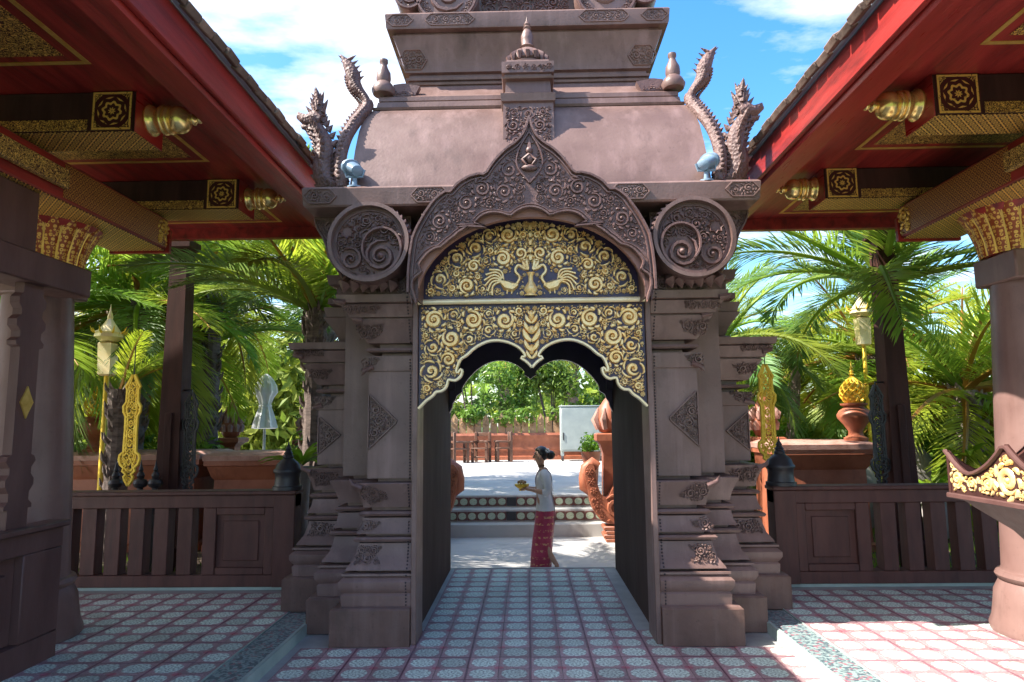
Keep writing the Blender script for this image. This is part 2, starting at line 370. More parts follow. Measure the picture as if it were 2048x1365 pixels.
# ------------------------------------------------------------------ scrollwork
def resample(P, n):
    P = [Vector((a, b)) for a, b in P]; L = [0]
    for i in range(1, len(P)): L.append(L[-1] + (P[i] - P[i - 1]).length)
    out = []
    for k in range(n):
        t = L[-1] * k / (n - 1); i = 1
        while i < len(P) - 1 and L[i] < t: i += 1
        u = (t - L[i - 1]) / max(L[i] - L[i - 1], 1e-9); q = P[i - 1].lerp(P[i], u); out.append((q.x, q.y))
    return out
def smooth(P, it=2):
    for _ in range(it):
        Q = [P[0]]
        for i in range(len(P) - 1):
            a, b = P[i], P[i + 1]; Q += [(.75 * a[0] + .25 * b[0], .75 * a[1] + .25 * b[1]), (.25 * a[0] + .75 * b[0], .25 * a[1] + .75 * b[1])]
        P = Q + [P[-1]]
    return P
def ribbon(mb, pts, w, h, mapf):
    """raised rounded ribbon along a 2-d curve; w per point"""
    n = len(pts); R = []
    for i in range(n):
        a, b = pts[max(i - 1, 0)], pts[min(i + 1, n - 1)]; tx, tz = b[0] - a[0], b[1] - a[1]; l = hypot(tx, tz) or 1; nx, nz = -tz / l, tx / l
        x, z = pts[i]; ww = w[i] if isinstance(w, list) else w; hh = h * min(1, .35 + ww / (.012))
        R.append([mapf(x + nx * ww, z + nz * ww, 0), mapf(x + nx * ww * .55, z + nz * ww * .55, hh), mapf(x - nx * ww * .55, z - nz * ww * .55, hh), mapf(x - nx * ww, z - nz * ww, 0)])
    mb.rings(R, cap=False, closed=False)
def spiral(mb, x, z, r, a0, d, mapf, h, turns=1.5, wk=.17):
    n = max(10, int(12 * turns)); P = []; W = []
    for i in range(n + 1):
        t = i / n; rad = r * (1 - .80 * t ** .85); a = a0 + d * turns * 2 * pi * t
        P.append((x + rad * cos(a), z + rad * sin(a))); W.append(max(r * wk * (.45 + .75 * sin(pi * min(t * 1.1, 1))) * (1 - .25 * t), .0015))
    W[0] *= .3; ribbon(mb, P, W, h, mapf)
    R = [[mapf(x + r * q * cos(2 * pi * k / 8), z + r * q * sin(2 * pi * k / 8), hh) for k in range(8)] for q, hh in ((.22, 0), (.17, h), (.02, h * 1.3))]
    mb.rings(R, cap=False)
def leaf(mb, x, z, a, L, wd, curl, mapf, h):
    P = []; W = []
    for i in range(6):
        t = i / 5; P.append((x, z)); x += L / 5 * cos(a); z += L / 5 * sin(a); a += curl / 5; W.append(max(wd * sin(pi * min(.12 + t * .88, 1)) ** .8, .001))
    ribbon(mb, P, W, h, mapf)
def polydist(poly, X, Z):
    """signed distance (inside positive) of points to polygon"""
    P = np.array(poly); Q = np.roll(P, -1, 0); d = np.full(len(X), 1e9); ins = np.zeros(len(X), bool)
    for (x0, z0), (x1, z1) in zip(P, Q):
        dx, dz = x1 - x0, z1 - z0; L = dx * dx + dz * dz + 1e-12
        t = np.clip(((X - x0) * dx + (Z - z0) * dz) / L, 0, 1); d = np.minimum(d, np.hypot(X - x0 - t * dx, Z - z0 - t * dz))
        if z0 != z1:
            c = ((z0 > Z) != (z1 > Z)) & (X < (x1 - x0) * (Z - z0) / (z1 - z0) + x0); ins ^= c
    return np.where(ins, d, -d)
def motif(mb, x, z, r, rng, mf, h, wk, big):
    """one unit of flame scrollwork: spiral with flame leaves, petal rosette or palmette fan"""
    a0 = rng.uniform(0, 6.28); d = rng.choice((-1, 1)); kind = rng.choice((0, 0, 0, 2, 2)) if big else rng.choice((0, 2, 2, 1))
    if kind == 0:
        spiral(mb, x, z, r * .80, a0, d, mf, h, 1.25 + .5 * big * rng.uniform(.5, 1), wk * .9)
        n = 9 if big else 6
        for k in range(n):
            a = a0 + 6.283 * k / n; leaf(mb, x + r * .84 * cos(a), z + r * .84 * sin(a), a + d * rng.uniform(.7, 1.2), r * rng.uniform(.45, .68), r * .16, d * 1.5, mf, h * .9)
    elif kind == 1:
        n = rng.choice((6, 7, 8))
        for k in range(n):
            a = a0 + 6.283 * k / n; leaf(mb, x + r * .2 * cos(a), z + r * .2 * sin(a), a, r * .78, r * .20, d * .5, mf, h)
            a += 3.14 / n; leaf(mb, x + r * .6 * cos(a), z + r * .6 * sin(a), a, r * .42, r * .10, -d * .7, mf, h * .7)
        R = [[mf(x + r * q * cos(2 * pi * k / 8), z + r * q * sin(2 * pi * k / 8), hh) for k in range(8)] for q, hh in ((.2, 0), (.16, h), (.02, h * 1.3))]; mb.rings(R, cap=False)
    else:
        spiral(mb, x, z, r * .58, a0, d, mf, h, 1.3, wk * 1.05)
        for k in range(5):
            a = a0 + 6.283 * k / 5; leaf(mb, x + r * .74 * cos(a), z + r * .74 * sin(a), a + d * 1.35, r * 1.0, r * .13, d * 1.5, mf, h * .95)
            a += .5; leaf(mb, x + r * .92 * cos(a), z + r * .92 * sin(a), a + d * 1.2, r * .55, r * .09, d * 1.9, mf, h * .7)
def scrollfill(mb, poly, mapf, h, radii, seed=1, avoid=(), tries=2500, margin=.004, wk=.17, leaves=True, mirror=False):
    rng = np.random.RandomState(seed); P = np.array(poly); lo, hi = P.min(0), P.max(0); C = [tuple(a) for a in avoid]
    out = []
    for r in radii:
        X = rng.uniform(lo[0], hi[0], tries); Z = rng.uniform(lo[1], hi[1], tries); D = polydist(poly, X, Z)
        for x, z in zip(X[D > r + margin], Z[D > r + margin]):
            if all((x - a) ** 2 + (z - b) ** 2 > (r * 1.0 + c * .97) ** 2 for a, b, c in C): C.append((x, z, r)); out.append((x, z, r))
    rmin = min(radii)
    for x, z, r in out:
        a0 = rng.uniform(0, 6.28); d = rng.choice((-1, 1)); st = rng.randint(1 << 30)
        for sx in ((1, -1) if mirror else (1,)):
            mf = (lambda X, Z, H, sx=sx: mapf(sx * X, Z, H)); hh = h * (.8 + .4 * ((st % 97) / 97))
            if r > rmin * 1.5: motif(mb, x, z, r, np.random.RandomState(st), mf, hh, wk, r > 2.4 * rmin)
            else:
                leaf(mb, x + r * cos(a0), z + r * sin(a0), a0 + pi - .5 * d, 2.0 * r, r * .48, d * 1.2, mf, hh)
def planeY(y): return lambda x, z, hh: (x, y - hh, z)

# ================================================================== GROUND AND FLOORS
g = MB(); g.box(-300, 300, -60, 500, -.60, -.42); struct('ground', g, GRASSM)
g = MB(); g.box(-2.6, 2.6, 7.59, 12.0, -.45, -.33); struct('courtyard_paving', g, CONCRETE)
fl = MB(); fl.box(-1.70, 1.70, -2.5, 5.65, -.2, -.006); fl.box(-.883, .883, 5.65, 7.58, -.4, -.006); fl.box(-.883, .883, 7.58, 7.62, -.4, 0)
floor = struct('walkway_floor', fl, SLABM)
tm = MB(); tm.box(-.0988, .0988, -.0988, .0988, -.02, 0, .0025); TILE = tm.mesh('tile', TILEM)
def lay(parent, x, y, z, ix, iy):
    o = link('tile', TILE, parent, (x, y, z + random.uniform(-.0012, .0012)))
    # four tiles make one pattern: turn each so that the flower corners meet
    o.rotation_euler.z = {(0, 0): pi, (1, 0): -pi / 2, (1, 1): 0, (0, 1): pi / 2}[(ix % 2, iy % 2)]
for iy in range(18):
    y = 4.05 + .2 * iy
    for ix in range(-9, 9):
        x = -.04 + .1 + .2 * ix
        lim = 1.68 if y < 5.3 else .83
        if abs(x) > lim: continue
        if y > 4.95 and abs(x) > .98: continue
        lay(floor, x, y, 0, ix, iy)
for s, nm in ((-1, 'left'), (1, 'right')):
    pm = MB(); pm.box(s * 1.95, s * 9.5, -2.5, 6.62, -.3, .062); plat = struct('platform_floor', pm, SLABM)
    plat['label'] = 'raised patterned tile floor of the %s pavilion' % nm
    for iy in range(14):
        y = 3.75 + .2 * iy
        for ix in range(12):
            x = s * (2.055 + .2 * ix)
            if y > 6.3 or ix > 4 + (y - 3.3) * 3.1: continue
            lay(plat, x, y, .07, ix + (0 if s > 0 else 1), iy)
    st = MB(); st.box(s * 1.735, s * 1.945, -2.5, 5.60, -.1, .07, .004); struct('mosaic_border', st, MOSAIC)
    kb = MB(); kb.box(s * 1.70, s * 1.734, -2.5, 5.60, -.1, .076, .006); kb.box(s * 1.946, s * 1.956, -2.5, 5.62, .0, .076, .002); struct('step_kerb', kb, KERBM)

# stairs and terrace beyond the gate
stp = MB()
for i in range(3): stp.box(-1.75, 1.75, 11.68 + .3 * i, 26, -.45, -.33 + .21 * (i + 1), .012)
stp.box(-14, 14, 12.42, 60, -.45, .296)
stairs = struct('terrace_steps', stp, CONCRETE)
def rtilemat():
    b = NB('round_riser_tile'); t = b.n('ShaderNodeTexCoord'); s = b.n('ShaderNodeSeparateXYZ'); b.l(t.outputs['Object'], s.inputs[0])
    u = b.math('MULTIPLY', s.outputs[0], 11.5); v = b.math('MULTIPLY', s.outputs[2], 13.)
    r = b.math('SQRT', b.math('ADD', b.math('MULTIPLY', u, u), b.math('MULTIPLY', v, v)))
    n = b.noise(t.outputs['Object'], 60, 3); c = b.mix(b.step(r, .72, .80), (.42, .50, .36), (.13, .035, .03)); c = b.mix(b.math('MULTIPLY', b.step(n, .5, .65), .5), c, (.12, .10, .07))
    b.set(Base_Color=c, Roughness=.4); return b.m
RT = rtilemat(); rt = MB(); rt.box(-.082, .082, -.006, .006, -.074, .074, .003); RTM = rt.mesh('tile', RT)
bt = MB(); bt.box(-.082, .082, -.006, .006, -.074, .074, .003); BTM = bt.mesh('tile', BLACKMETAL)
for i in (1, 2):
    for k in range(-10, 11):
        if i == 2 and k == 10: continue
        link('tile', BTM if k in (-2,) else RTM, stairs, (k * .168, 11.672 + .3 * i, -.33 + .21 * i + .1))
for s, nm in ((-1, 'left'), (1, 'right')):
    gb = MB(); gb.box(s * 2.6, s * 16, 6.66, 12.4, -.5, .02, .02)
    o = struct('garden_bed', gb, SOIL); o['label'] = 'planted bed beyond the %s balustrade' % nm
rng = random.Random(3); gm = MB()
for k in range(9000):
    x = rng.uniform(2.7, 9) * (1 if k % 3 else -1); y = rng.uniform(6.8, 12.2); hgt = rng.uniform(.04, .16); a = rng.uniform(0, 6.28); w = .008
    gm.add([(x - w * cos(a), y - w * sin(a), .015), (x + w * cos(a), y + w * sin(a), .015), (x + rng.uniform(-.05, .05), y + rng.uniform(-.05, .05), .02 + hgt)], [(0, 1, 2)])
o = link('grass', gm.mesh('grass', LEAF_FERN, recalc=False)); tag(o, 'short bright ground cover in the garden beds', 'grass', kind='stuff')

# ================================================================== THE GATEWAY
gate = thing('stone_gateway', (0, 6.27, 0), 'carved brown temple gateway with gilded arch panel and tiered roof in the middle', 'gateway')
BASEP = [(0, .21), (.243, .21), (.256, .198), (.262, .145), (.335, .15), (.35, .135), (.365, .15), (.395, .168), (.43, .168), (.455, .14), (.462, .125), (.470, .15), (.484, .148), (.488, .055),
         (.499, .055), (.505, .125), (.52, .118), (.575, .075), (.64, .055), (.685, .045), (.688, .0), (.697, .07), (.715, .082), (.728, .07), (.732, .0), (.746, .0), (.752, .06), (.80, .035), (.862, .022),
         (.868, -.025), (.876, .035), (.892, .052), (.908, .035), (.912, -.035), (.932, -.035), (.937, .02), (1.0, .035), (1.06, .06), (1.11, .085), (1.116, .08), (1.119, -.07), (1.142, -.07), (1.145, 0)]
CAPP = [(0, 0), (.004, .018), (.10, .03), (.115, .03), (.117, -.085), (.144, -.085), (.148, .008), (.16, .022), (.178, .012), (.181, -.07), (.212, -.07), (.216, .01), (.25, .035), (.33, .075), (.385, .115),
        (.389, .09), (.396, .09), (.402, .13), (.42, .135), (.49, .185), (.496, .165), (.505, .20), (.56, .215)]
def pier_profile(zt=1.94, cap=True, ztop=2.5):
    P = list(BASEP) + [(zt - .005, 0)]
    P += [(zt + z, o) for z, o in CAPP] if cap else [(ztop, 0)]
    return P
def poff(P, z):
    for (a, b), (c, d) in zip(P, P[1:]):
        if a <= z <= c: return b + (d - b) * (z - a) / max(c - a, 1e-6)
    return P[-1][1]
KY = .85
def pier(s, xin, xsh, ysh, yb, P, z0, mat, basemat):
    mb = MB(); secs = []
    for z, o in P: secs.append((z + z0 if z > .001 else z0, min(s * xin, s * (xsh + o)), max(s * xin, s * (xsh + o)), ysh - KY * o, yb))
    lo = MB(); lo.loft([q for q, (z, o) in zip(secs, P) if z <= .2561]); mb.loft([q for q, (z, o) in zip(secs, P) if z >= .2559])
    p = part('pier', mb, mat, gate, angle=28); part('base_block', lo, basemat, p, angle=28); return p
def relief(parent, polys, P, xs, ysh, z0, s, seed, radii=(.042, .03, .021, .014, .009), h=.026, name='carved_leaf', edge=True, raise_=.006):
    for q, poly in enumerate(polys):
        mb = MB(); mf = lambda x, z, hh: (s * x, ysh - KY * poff(P, z - z0) - .001 - hh, z)
        pb = MB(); C = resample(poly + [poly[0]], 40)
        scrollfill(mb, poly, mf, h, radii, seed + q, wk=.22)
        if edge and q == 0: ribbon(mb, C, .006, h * 1.1, mf)
        part(name, mb, STONE, parent, angle=60)
PF = pier_profile(); PM = pier_profile(cap=False, ztop=2.62); PO = pier_profile(zt=1.60)
FY = 5.135
for s in (-1, 1):
    p1 = pier(s, .882, 1.235, FY, 5.42, PF, 0, STONE, BASEST)
    relief(p1, [[(1.228, 1.36), (1.228, 1.77), (1.01, 1.565)],
                [(1.30, 1.93), (1.29, 2.06), (1.12, 2.05), (1.16, 1.99), (1.235, 1.95)],
                [(1.31, 2.17), (1.34, 2.30), (1.09, 2.30), (1.12, 2.22), (1.20, 2.17)],
                [(1.42, 2.36), (1.40, 2.43), (1.10, 2.43), (1.14, 2.36)],
                [(1.31, 1.112), (1.27, 1.0), (1.20, .94), (1.03, 1.0), (1.10, 1.06), (1.16, 1.105)],
                [(1.29, .755), (1.31, .80), (1.25, .86), (1.10, .84), (1.16, .77)],
                [(1.32, .535), (1.28, .68), (1.08, .67), (1.14, .60), (1.08, .54)]], PF, 1.235, FY, 0, s, 20 if s < 0 else 40)
    # flame tips that stand out past the pier's corner
    for z, d in ((1.955, -1), (1.10, 1), (2.33, .5), (2.45, .3)):
        o = poff(PF, z); x = 1.235 + o; lt = MB()
        lt.tube([(s * (x - .06), FY - KY * o - .012, z - .02 * d), (s * (x + .012), FY - KY * o - .016, z + .01 * d), (s * (x + .035), FY - KY * o - .006, z + .055 * d)], [.022, .018, .001], 6)
        lt.tube([(s * (x - .02), FY - KY * o + .05, z - .03 * d), (s * (x + .02), FY - KY * o + .05, z + .0 * d), (s * (x + .03), FY - KY * o + .06, z + .04 * d)], [.02, .014, .001], 6)
        part('corner_flame', lt, CARVE, p1, angle=60)
    bd = MB(); z = .27
    while z < 2.49:
        o = poff(PF, z); o2 = poff(PF, z + .01)
        if abs(o - o2) < .012 and o > -.02: bd.ball((s * .917, FY - KY * o - .0005, z), .0075, 6)
        z += .0225
    part('bead_row', bd, DARKHOLE, p1, kind='stuff', angle=60)
    p2 = pier(s, 1.15, 1.50, 5.445, 5.85, PM, 0, STONE, BASEST)
    p3 = pier(s, 1.42, 1.815, 5.80, 6.55, PO, .07, STONE, BASEST)
    relief(p3, [[(1.808, 1.30), (1.808, 1.62), (1.62, 1.46)], [(1.87, 1.72), (1.86, 1.80), (1.62, 1.80), (1.72, 1.70)], [(1.90, 1.93), (1.89, 2.03), (1.66, 2.02), (1.74, 1.92)],
                [(1.98, 2.11), (1.97, 2.19), (1.70, 2.18), (1.74, 2.11)], [(1.88, 1.18), (1.82, 1.03), (1.58, 1.05), (1.62, 1.16)], [(1.88, .63), (1.84, .76), (1.60, .74), (1.62, .63)]],
           PO, 1.815, 5.80, .07, s, 60 if s < 0 else 80)
    for z, d in ((1.18, 1), (1.70, -.6), (2.12, .4)):
        o = poff(PO, z - .07); x = 1.815 + o; y = 5.80 - KY * o; lt = MB()
        lt.tube([(s * (x - .06), y - .012, z - .02 * d), (s * (x + .012), y - .016, z + .01 * d), (s * (x + .035), y, z + .055 * d)], [.022, .018, .001], 6)
        part('corner_flame', lt, CARVE, p3, angle=60)
    # small stepped block above the outer pier
    tb = MB(); tb.loft([(2.232, s * 1.45, s * 1.70, 5.80, 6.4), (2.26, s * 1.45, s * 1.70, 5.80, 6.4), (2.27, s * 1.45, s * 1.66, 5.83, 6.4), (2.34, s * 1.45, s * 1.69, 5.81, 6.4), (2.46, s * 1.45, s * 1.78, 5.76, 6.4), (2.47, s * 1.45, s * 1.76, 5.78, 6.4), (2.55, s * 1.45, s * 1.78, 5.76, 6.4)])
    part('upper_block', tb, STONE, gate, angle=28)
    tb = MB(); tb.loft([(2.553, s * 1.40, s * 1.70, 5.62, 6.4), (2.60, s * 1.40, s * 1.70, 5.62, 6.4), (2.61, s * 1.4, s * 1.64, 5.66, 6.4), (2.70, s * 1.4, s * 1.64, 5.66, 6.4), (2.72, s * 1.4, s * 1.70, 5.62, 6.4), (2.80, s * 1.4, s * 1.72, 5.62, 6.4)])
    part('upper_block', tb, CARVE, gate, angle=28)
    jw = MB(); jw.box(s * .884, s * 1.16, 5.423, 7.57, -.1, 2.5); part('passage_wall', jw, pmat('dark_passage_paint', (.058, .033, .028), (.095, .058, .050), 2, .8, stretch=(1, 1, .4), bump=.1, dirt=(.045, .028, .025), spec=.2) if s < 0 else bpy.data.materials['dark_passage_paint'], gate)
    ro = MB(); ro.box(s * 1.165, s * 1.75, 6.56, 7.55, 0, 2.6, .01); part('rear_wall', ro, STONE, gate)

# body over the passage, cornice, roof, tower (profiles: z, half width, front y; the back mirrors the front about y = 6.27)
def tier(name, prof, mat, angle=28, parent=gate):
    mb = MB(); mb.loft([(z, -w, w, y, 12.54 - y) for z, w, y in prof]); return part(name, mb, mat, parent, angle)
tier('wall_body', [(2.503, 1.38, 5.30), (3.10, 1.38, 5.30)], STONE)
corn = tier('cornice', [(3.101, 1.49, 5.09), (3.105, 1.49, 5.09), (3.112, 1.635, 4.77), (3.125, 1.645, 4.76), (3.245, 1.655, 4.75), (3.262, 1.64, 4.765)], STONE)
roof = tier('curved_roof', [(3.263, 1.335, 4.86), (3.30, 1.335, 4.862), (3.45, 1.335, 4.92), (3.65, 1.335, 5.005), (3.83, 1.33, 5.09), (3.95, 1.315, 5.155), (4.02, 1.30, 5.205), (4.07, 1.285, 5.255), (4.105, 1.26, 5.32)], STONE)
tier('roof_band', [(4.106, 1.275, 5.31), (4.125, 1.285, 5.30), (4.135, 1.25, 5.33), (4.185, 1.24, 5.335), (4.19, 1.215, 5.36), (4.20, 1.235, 5.345), (4.235, 1.235, 5.345), (4.25, 1.205, 5.37), (4.262, 1.195, 5.38), (4.29, 1.15, 5.43), (4.38, 1.085, 5.50), (4.40, 1.07, 5.51)], STONE)
tower = tier('tower', [(4.401, 1.05, 5.54), (4.425, 1.05, 5.54), (4.43, 1.07, 5.525), (4.445, 1.075, 5.52), (4.455, 1.03, 5.56), (4.475, 1.03, 5.56), (4.48, 1.045, 5.54), (4.50, 1.05, 5.535), (4.51, 1.02, 5.56), (4.535, 1.02, 5.56), (4.545, 1.05, 5.53), (4.60, 1.06, 5.52), (4.72, 1.10, 5.48), (4.83, 1.145, 5.43), (4.835, 1.12, 5.45), (4.855, 1.12, 5.45), (4.86, 1.185, 5.385), (4.875, 1.19, 5.38), (4.985, 1.20, 5.37), (5.0, 1.19, 5.38)], STONE)
tier('upper_tower', [(5.001, 1.02, 5.60), (5.03, 1.02, 5.60), (5.3, 1.06, 5.58), (5.45, 1.16, 5.46), (5.6, 1.18, 5.44), (5.8, 1.0, 5.6), (6.3, .8, 5.8), (6.5, .5, 6.0)], STONE)
def cartouche(parent, x0, x1, z0, z1, y, seed, sx=(1, -1), pts=True, sl=0.0):
    poly = [(x0, (z0 + z1) / 2), (x0 + .05, z1), (x1 - .05, z1), (x1, (z0 + z1) / 2), (x1 - .05, z0), (x0 + .05, z0)]
    for s in sx:
        mb = MB(); mf = lambda x, z, h: (s * x, y + sl * (z - z0) - h, z)
        scrollfill(mb, poly, mf, .012, (.04, .027, .018, .011), seed, wk=.22); ribbon(mb, resample(poly + [poly[0]], 50), .006, .013, mf)
        part('carved_cartouche', mb, STONE, parent, angle=60)
cartouche(corn, 1.40, 1.645, 3.135, 3.24, 4.7505, 3); cartouche(corn, .58, .86, 3.13, 3.24, 4.7505, 4)
cartouche(tower, .96, 1.185, 4.885, 4.98, 5.3795, 5, sl=-.09); cartouche(tower, .44, .86, 4.885, 4.98, 5.3795, 6, sl=-.09)
cartouche(tower, .86, 1.10, 4.57, 4.72, 5.525, 7, sl=-.32)
for s in (-1, 1):   # disc scrolls of the storey above, cut by the top of the photograph
    for cx, r in ((.68, .27), (1.0, .12)):
        d = MB(); C = [(s * cx + r * cos(2 * pi * k / 32), 5.17 + r * sin(2 * pi * k / 32)) for k in range(32)]; d.prism(C, 5.40, 5.60)
        p = part('scroll_disc', d, STONE, gate)
        q = MB(); mf = planeY(5.3985); ribbon(q, [(s * cx + r * .93 * cos(2 * pi * k / 40), 5.17 + r * .93 * sin(2 * pi * k / 40)) for k in range(41)], .014, .02, mf)
        spiral(q, s * cx, 5.17, r * .6, -.5, s, mf, .02, 1.6); scrollfill(q, C, mf, .014, (.035, .022, .014), 9, avoid=[(s * cx, 5.17, r * .62)], wk=.22)
        part('carving', q, CARVE, p, angle=60)
q = MB(); scrollfill(q, [(-.38, 5.03), (.38, 5.03), (.42, 5.35), (-.42, 5.35)], planeY(5.559), .02, (.06, .04, .026, .016), 14, wk=.2); part('carved_band', q, CARVE, gate, angle=60)

# pediment arch
OUT = [(0, 3.775), (.018, 3.70), (.05, 3.63), (.10, 3.575), (.17, 3.53), (.235, 3.465), (.285, 3.40), (.325, 3.335), (.36, 3.345), (.44, 3.325), (.52, 3.28), (.58, 3.21), (.62, 3.215), (.69, 3.16), (.76, 3.06), (.815, 2.96), (.85, 2.88), (.868, 2.76), (.879, 2.62), (.880, 2.475)]
NS = 97
half = resample(OUT, (NS + 1) // 2); outer = [(-x, z) for x, z in half[::-1]] + half[1:]
def ell(t, k=1.0, a=.868, b=.668): return (-a * k * cos(t), 2.47 + b * k * sin(t))
def ell2(t, k): return (-.822 * k * cos(t), 2.40 + .628 * k * sin(t))
inner = [ell2(pi * i / (NS - 1), 1.012) for i in range(NS)]
def scal(i):
    t = pi * i / (NS - 1); e = min(1, sin(t) * 3.); return ell2(t, 1.0 + (.005 + .10 * abs(sin(9 * t)) ** .8) * e)
scall = [scal(i) for i in range(NS)]
# keep the scalloped contour inside the outer one near the springing
scall = [(x if abs(x) < abs(o[0]) - .02 else math.copysign(abs(o[0]) - .02, x), z) if z < 2.95 else (x, z) for (x, z), o in zip(scall, outer)]
PS = lambda C: [(x * .982, 1.53 + (z - 1.53) * .982) for x, z in C]
pb = MB(); A = [(x * .45 + a * .55, z * .45 + c * .55) for (x, z), (a, c) in zip(outer, inner)]; A_, I_ = PS(A), PS(inner); W_ = [ell(pi * i / (NS - 1), .985) for i in range(NS)]; pb.prism(A_ + I_[::-1], 4.752, 4.80); pb.prism([(x * 1.03, 1.53 + (z - 1.53) * 1.03) for x, z in A_] + W_[::-1], 4.803, 5.28)
ped = part('pediment_arch', pb, UNDERLIT, gate)
outer, scall, inner = PS(outer), PS(scall), PS(inner); half = PS(half); pb = MB(); pb.prism(outer + scall[::-1], 4.70, 4.75); pb.strip(outer, [(x * .93, 1.53 + (z - 1.53) * .955) for x, z in outer], 4.751, 5.02); band = part('carved_band', pb, CARVE, ped)
pc = MB(); mf = planeY(4.6995)
ribbon(pc, outer, .013, .03, mf); ribbon(pc, [(x * .965 + a * .035, z * .965 + c * .035) for (x, z), (a, c) in zip(outer, [(0, 2.6)] * NS)], .007, .016, mf)
ribbon(pc, scall, .010, .022, mf); ribbon(pc, [((x) * 1.035, 2.453 + (z - 2.453) * 1.035) for x, z in scall], .005, .012, mf)
hp = [(0.0, 3.69)] + [(x - .03 if x > .05 else x, z - .02) for x, z in half[2:]]
hs_ = [(x, z) for x, z in scall if x >= 0]; hs_ = [(x * 1.05, 2.47 + (z - 2.47) * 1.05) for x, z in hs_]
scrollfill(pc, hp + hs_[::-1], mf, .016, (.075, .055, .04, .028, .019, .012, .008), 5, avoid=[(0, 3.47, .055), (0, 3.4, .06), (0, 3.33, .06)], mirror=True, wk=.19, tries=5000)
for s in (1, -1):
    ribbon(pc, smooth([(0, 3.24), (s * .10, 3.36), (s * .085, 3.48), (0, 3.62)], 2), .008, .02, mf)
pc.ball((0, 4.69, 3.48), .028, 8); pc.ball((0, 4.69, 3.42), .03, 8, (1, .7, 1.3)); pc.ball((0, 4.69, 3.35), .05, 8, (1.25, .6, .5)); pc.cone((0, 4.69, 3.50), (0, 4.69, 3.58), .02)
for s in (-1, 1):
    pc.tube([(0, 4.685, 3.45), (s * .05, 4.68, 3.41), (s * .02, 4.675, 3.37)], [.014, .012, .008], 6)
part('carving', pc, CARVE, ped, angle=60)
fl_ = MB()     # flame crockets along the pediment's edge
for i in range(2, NS - 2, 2):
    (x, z), (a, c) = outer[i], outer[i + 1]; tx, tz = a - x, c - z; l = hypot(tx, tz) or 1; nx, nz = -tz / l, tx / l
    if z < 2.95: continue
    up = 1 if x < 0 else -1
    fl_.cone((x, 4.76, z), (x + nx * .035 + up * tx / l * .02, 4.76, z + nz * .035 + up * tz / l * .02 + .012), .016, 5)
part('flame_crockets', fl_, CARVE, ped, kind='stuff')

# round scroll capitals and their corbels
for s in (-1, 1):
    cx, cz, r = 1.155, 2.835, .288
    cb = MB(); P = [(1.64, 3.11), (1.62, 3.02), (1.56, 2.93), (1.53, 2.80), (1.46, 2.70), (1.40, 2.60), (1.20, 2.51), (.90, 2.503), (.90, 3.11)]
    cb.prism([(s * x, z) for x, z in P], 5.0, 5.62); cor = part('corbel', cb, CARVE, gate)
    cc = MB(); mf = lambda x, z, h: (s * x, 4.9995 - h, z); scrollfill(cc, P, mf, .016, (.06, .042, .028, .018, .011), 33, avoid=[(cx, cz, r)], wk=.2)
    part('carving', cc, CARVE, cor, angle=60); cc = MB()
    ribbon(cc, smooth([(1.63, 3.09), (1.61, 3.02), (1.55, 2.93), (1.52, 2.80), (1.45, 2.70), (1.39, 2.61)]), .01, .02, mf); part('edge_moulding', cc, CARVE, cor, angle=60)
    C = [(s * cx + r * cos(2 * pi * k / 48), cz + r * sin(2 * pi * k / 48)) for k in range(48)]
    d = MB(); d.prism(C, 4.755, 5.2); dk = part('scroll_capital', d, CARVE, gate)
    d = MB(); ang = [2 * pi * k / 64 for k in range(65)]; d.strip([(s * cx + r * 1.01 * cos(a), cz + r * 1.01 * sin(a)) for a in ang], [(s * cx + (r - .024) * cos(a), cz + (r - .024) * sin(a)) for a in ang], 4.70, 4.7545); part('raised_rim', d, STONE, dk)
    q = MB(); mf = planeY(4.7545)
    ribbon(q, [(s * (cx + (r - .03 - .165 * t) * cos(5.0 - 5.6 * t) - .085 * t), cz + (r - .03 - .165 * t) * sin(5.0 - 5.6 * t) - .10 * t) for t in [k / 60 for k in range(61)]], [.016 - .006 * k / 60 for k in range(61)], .05, mf)
    ribbon(q, [(s * cx + (r - .05) * cos(2 * pi * k / 64), cz + (r - .05) * sin(2 * pi * k / 64)) for k in range(65)], .006, .014, mf)
    A = [(s * (cx - .085), cz - .10, .115), (s * (cx + .13), cz - .12, .08), (s * (cx + .16), cz + .085, .06)]
    spiral(q, A[0][0], A[0][1], .12, 1.2, -s, mf, .035, 1.9, .15); spiral(q, A[1][0], A[1][1], .09, 2.2, s, mf, .028, 1.5, .17)
    R = [[(A[2][0] + .045 * k2 * cos(2 * pi * k / 16) * (1 + .18 * cos(8 * 2 * pi * k / 16)), 4.754 - hh, A[2][1] + .045 * k2 * sin(2 * pi * k / 16) * (1 + .18 * cos(8 * 2 * pi * k / 16))) for k in range(16)] for k2, hh in ((1.25, 0), (1.1, .022), (.8, .002))]
    q.rings(R, cap=False)
    scrollfill(q, [(s * cx + (r - .04) * cos(2 * pi * k / 48), cz + (r - .055) * sin(2 * pi * k / 48)) for k in range(48)], mf, .028, (.05, .036, .026, .018, .011), 21, avoid=A, wk=.2)
    part('carving', q, CARVE, dk, angle=60)
    q = MB()
    for k in range(-2, 24):
        a = pi * k / 22; q.cone((s * cx + r * cos(a), 4.78, cz + r * sin(a)), (s * cx + (r + .025) * cos(a + .05), 4.78, cz + (r + .025) * sin(a + .05)), .02, 5)
    part('crockets', q, CARVE, dk, kind='stuff')
    lv = MB()   # hanging leaves beneath the disc
    for k in range(6):
        x = s * (1.0 + .07 * k); lv.tube([(x, 4.95, 2.62), (x + s * .01, 4.86, 2.56), (x + s * .03, 4.92, 2.51)], [.03, .045, .004], 6, 1.2)
    part('hanging_leaf', lv, CARVE, dk, angle=60)
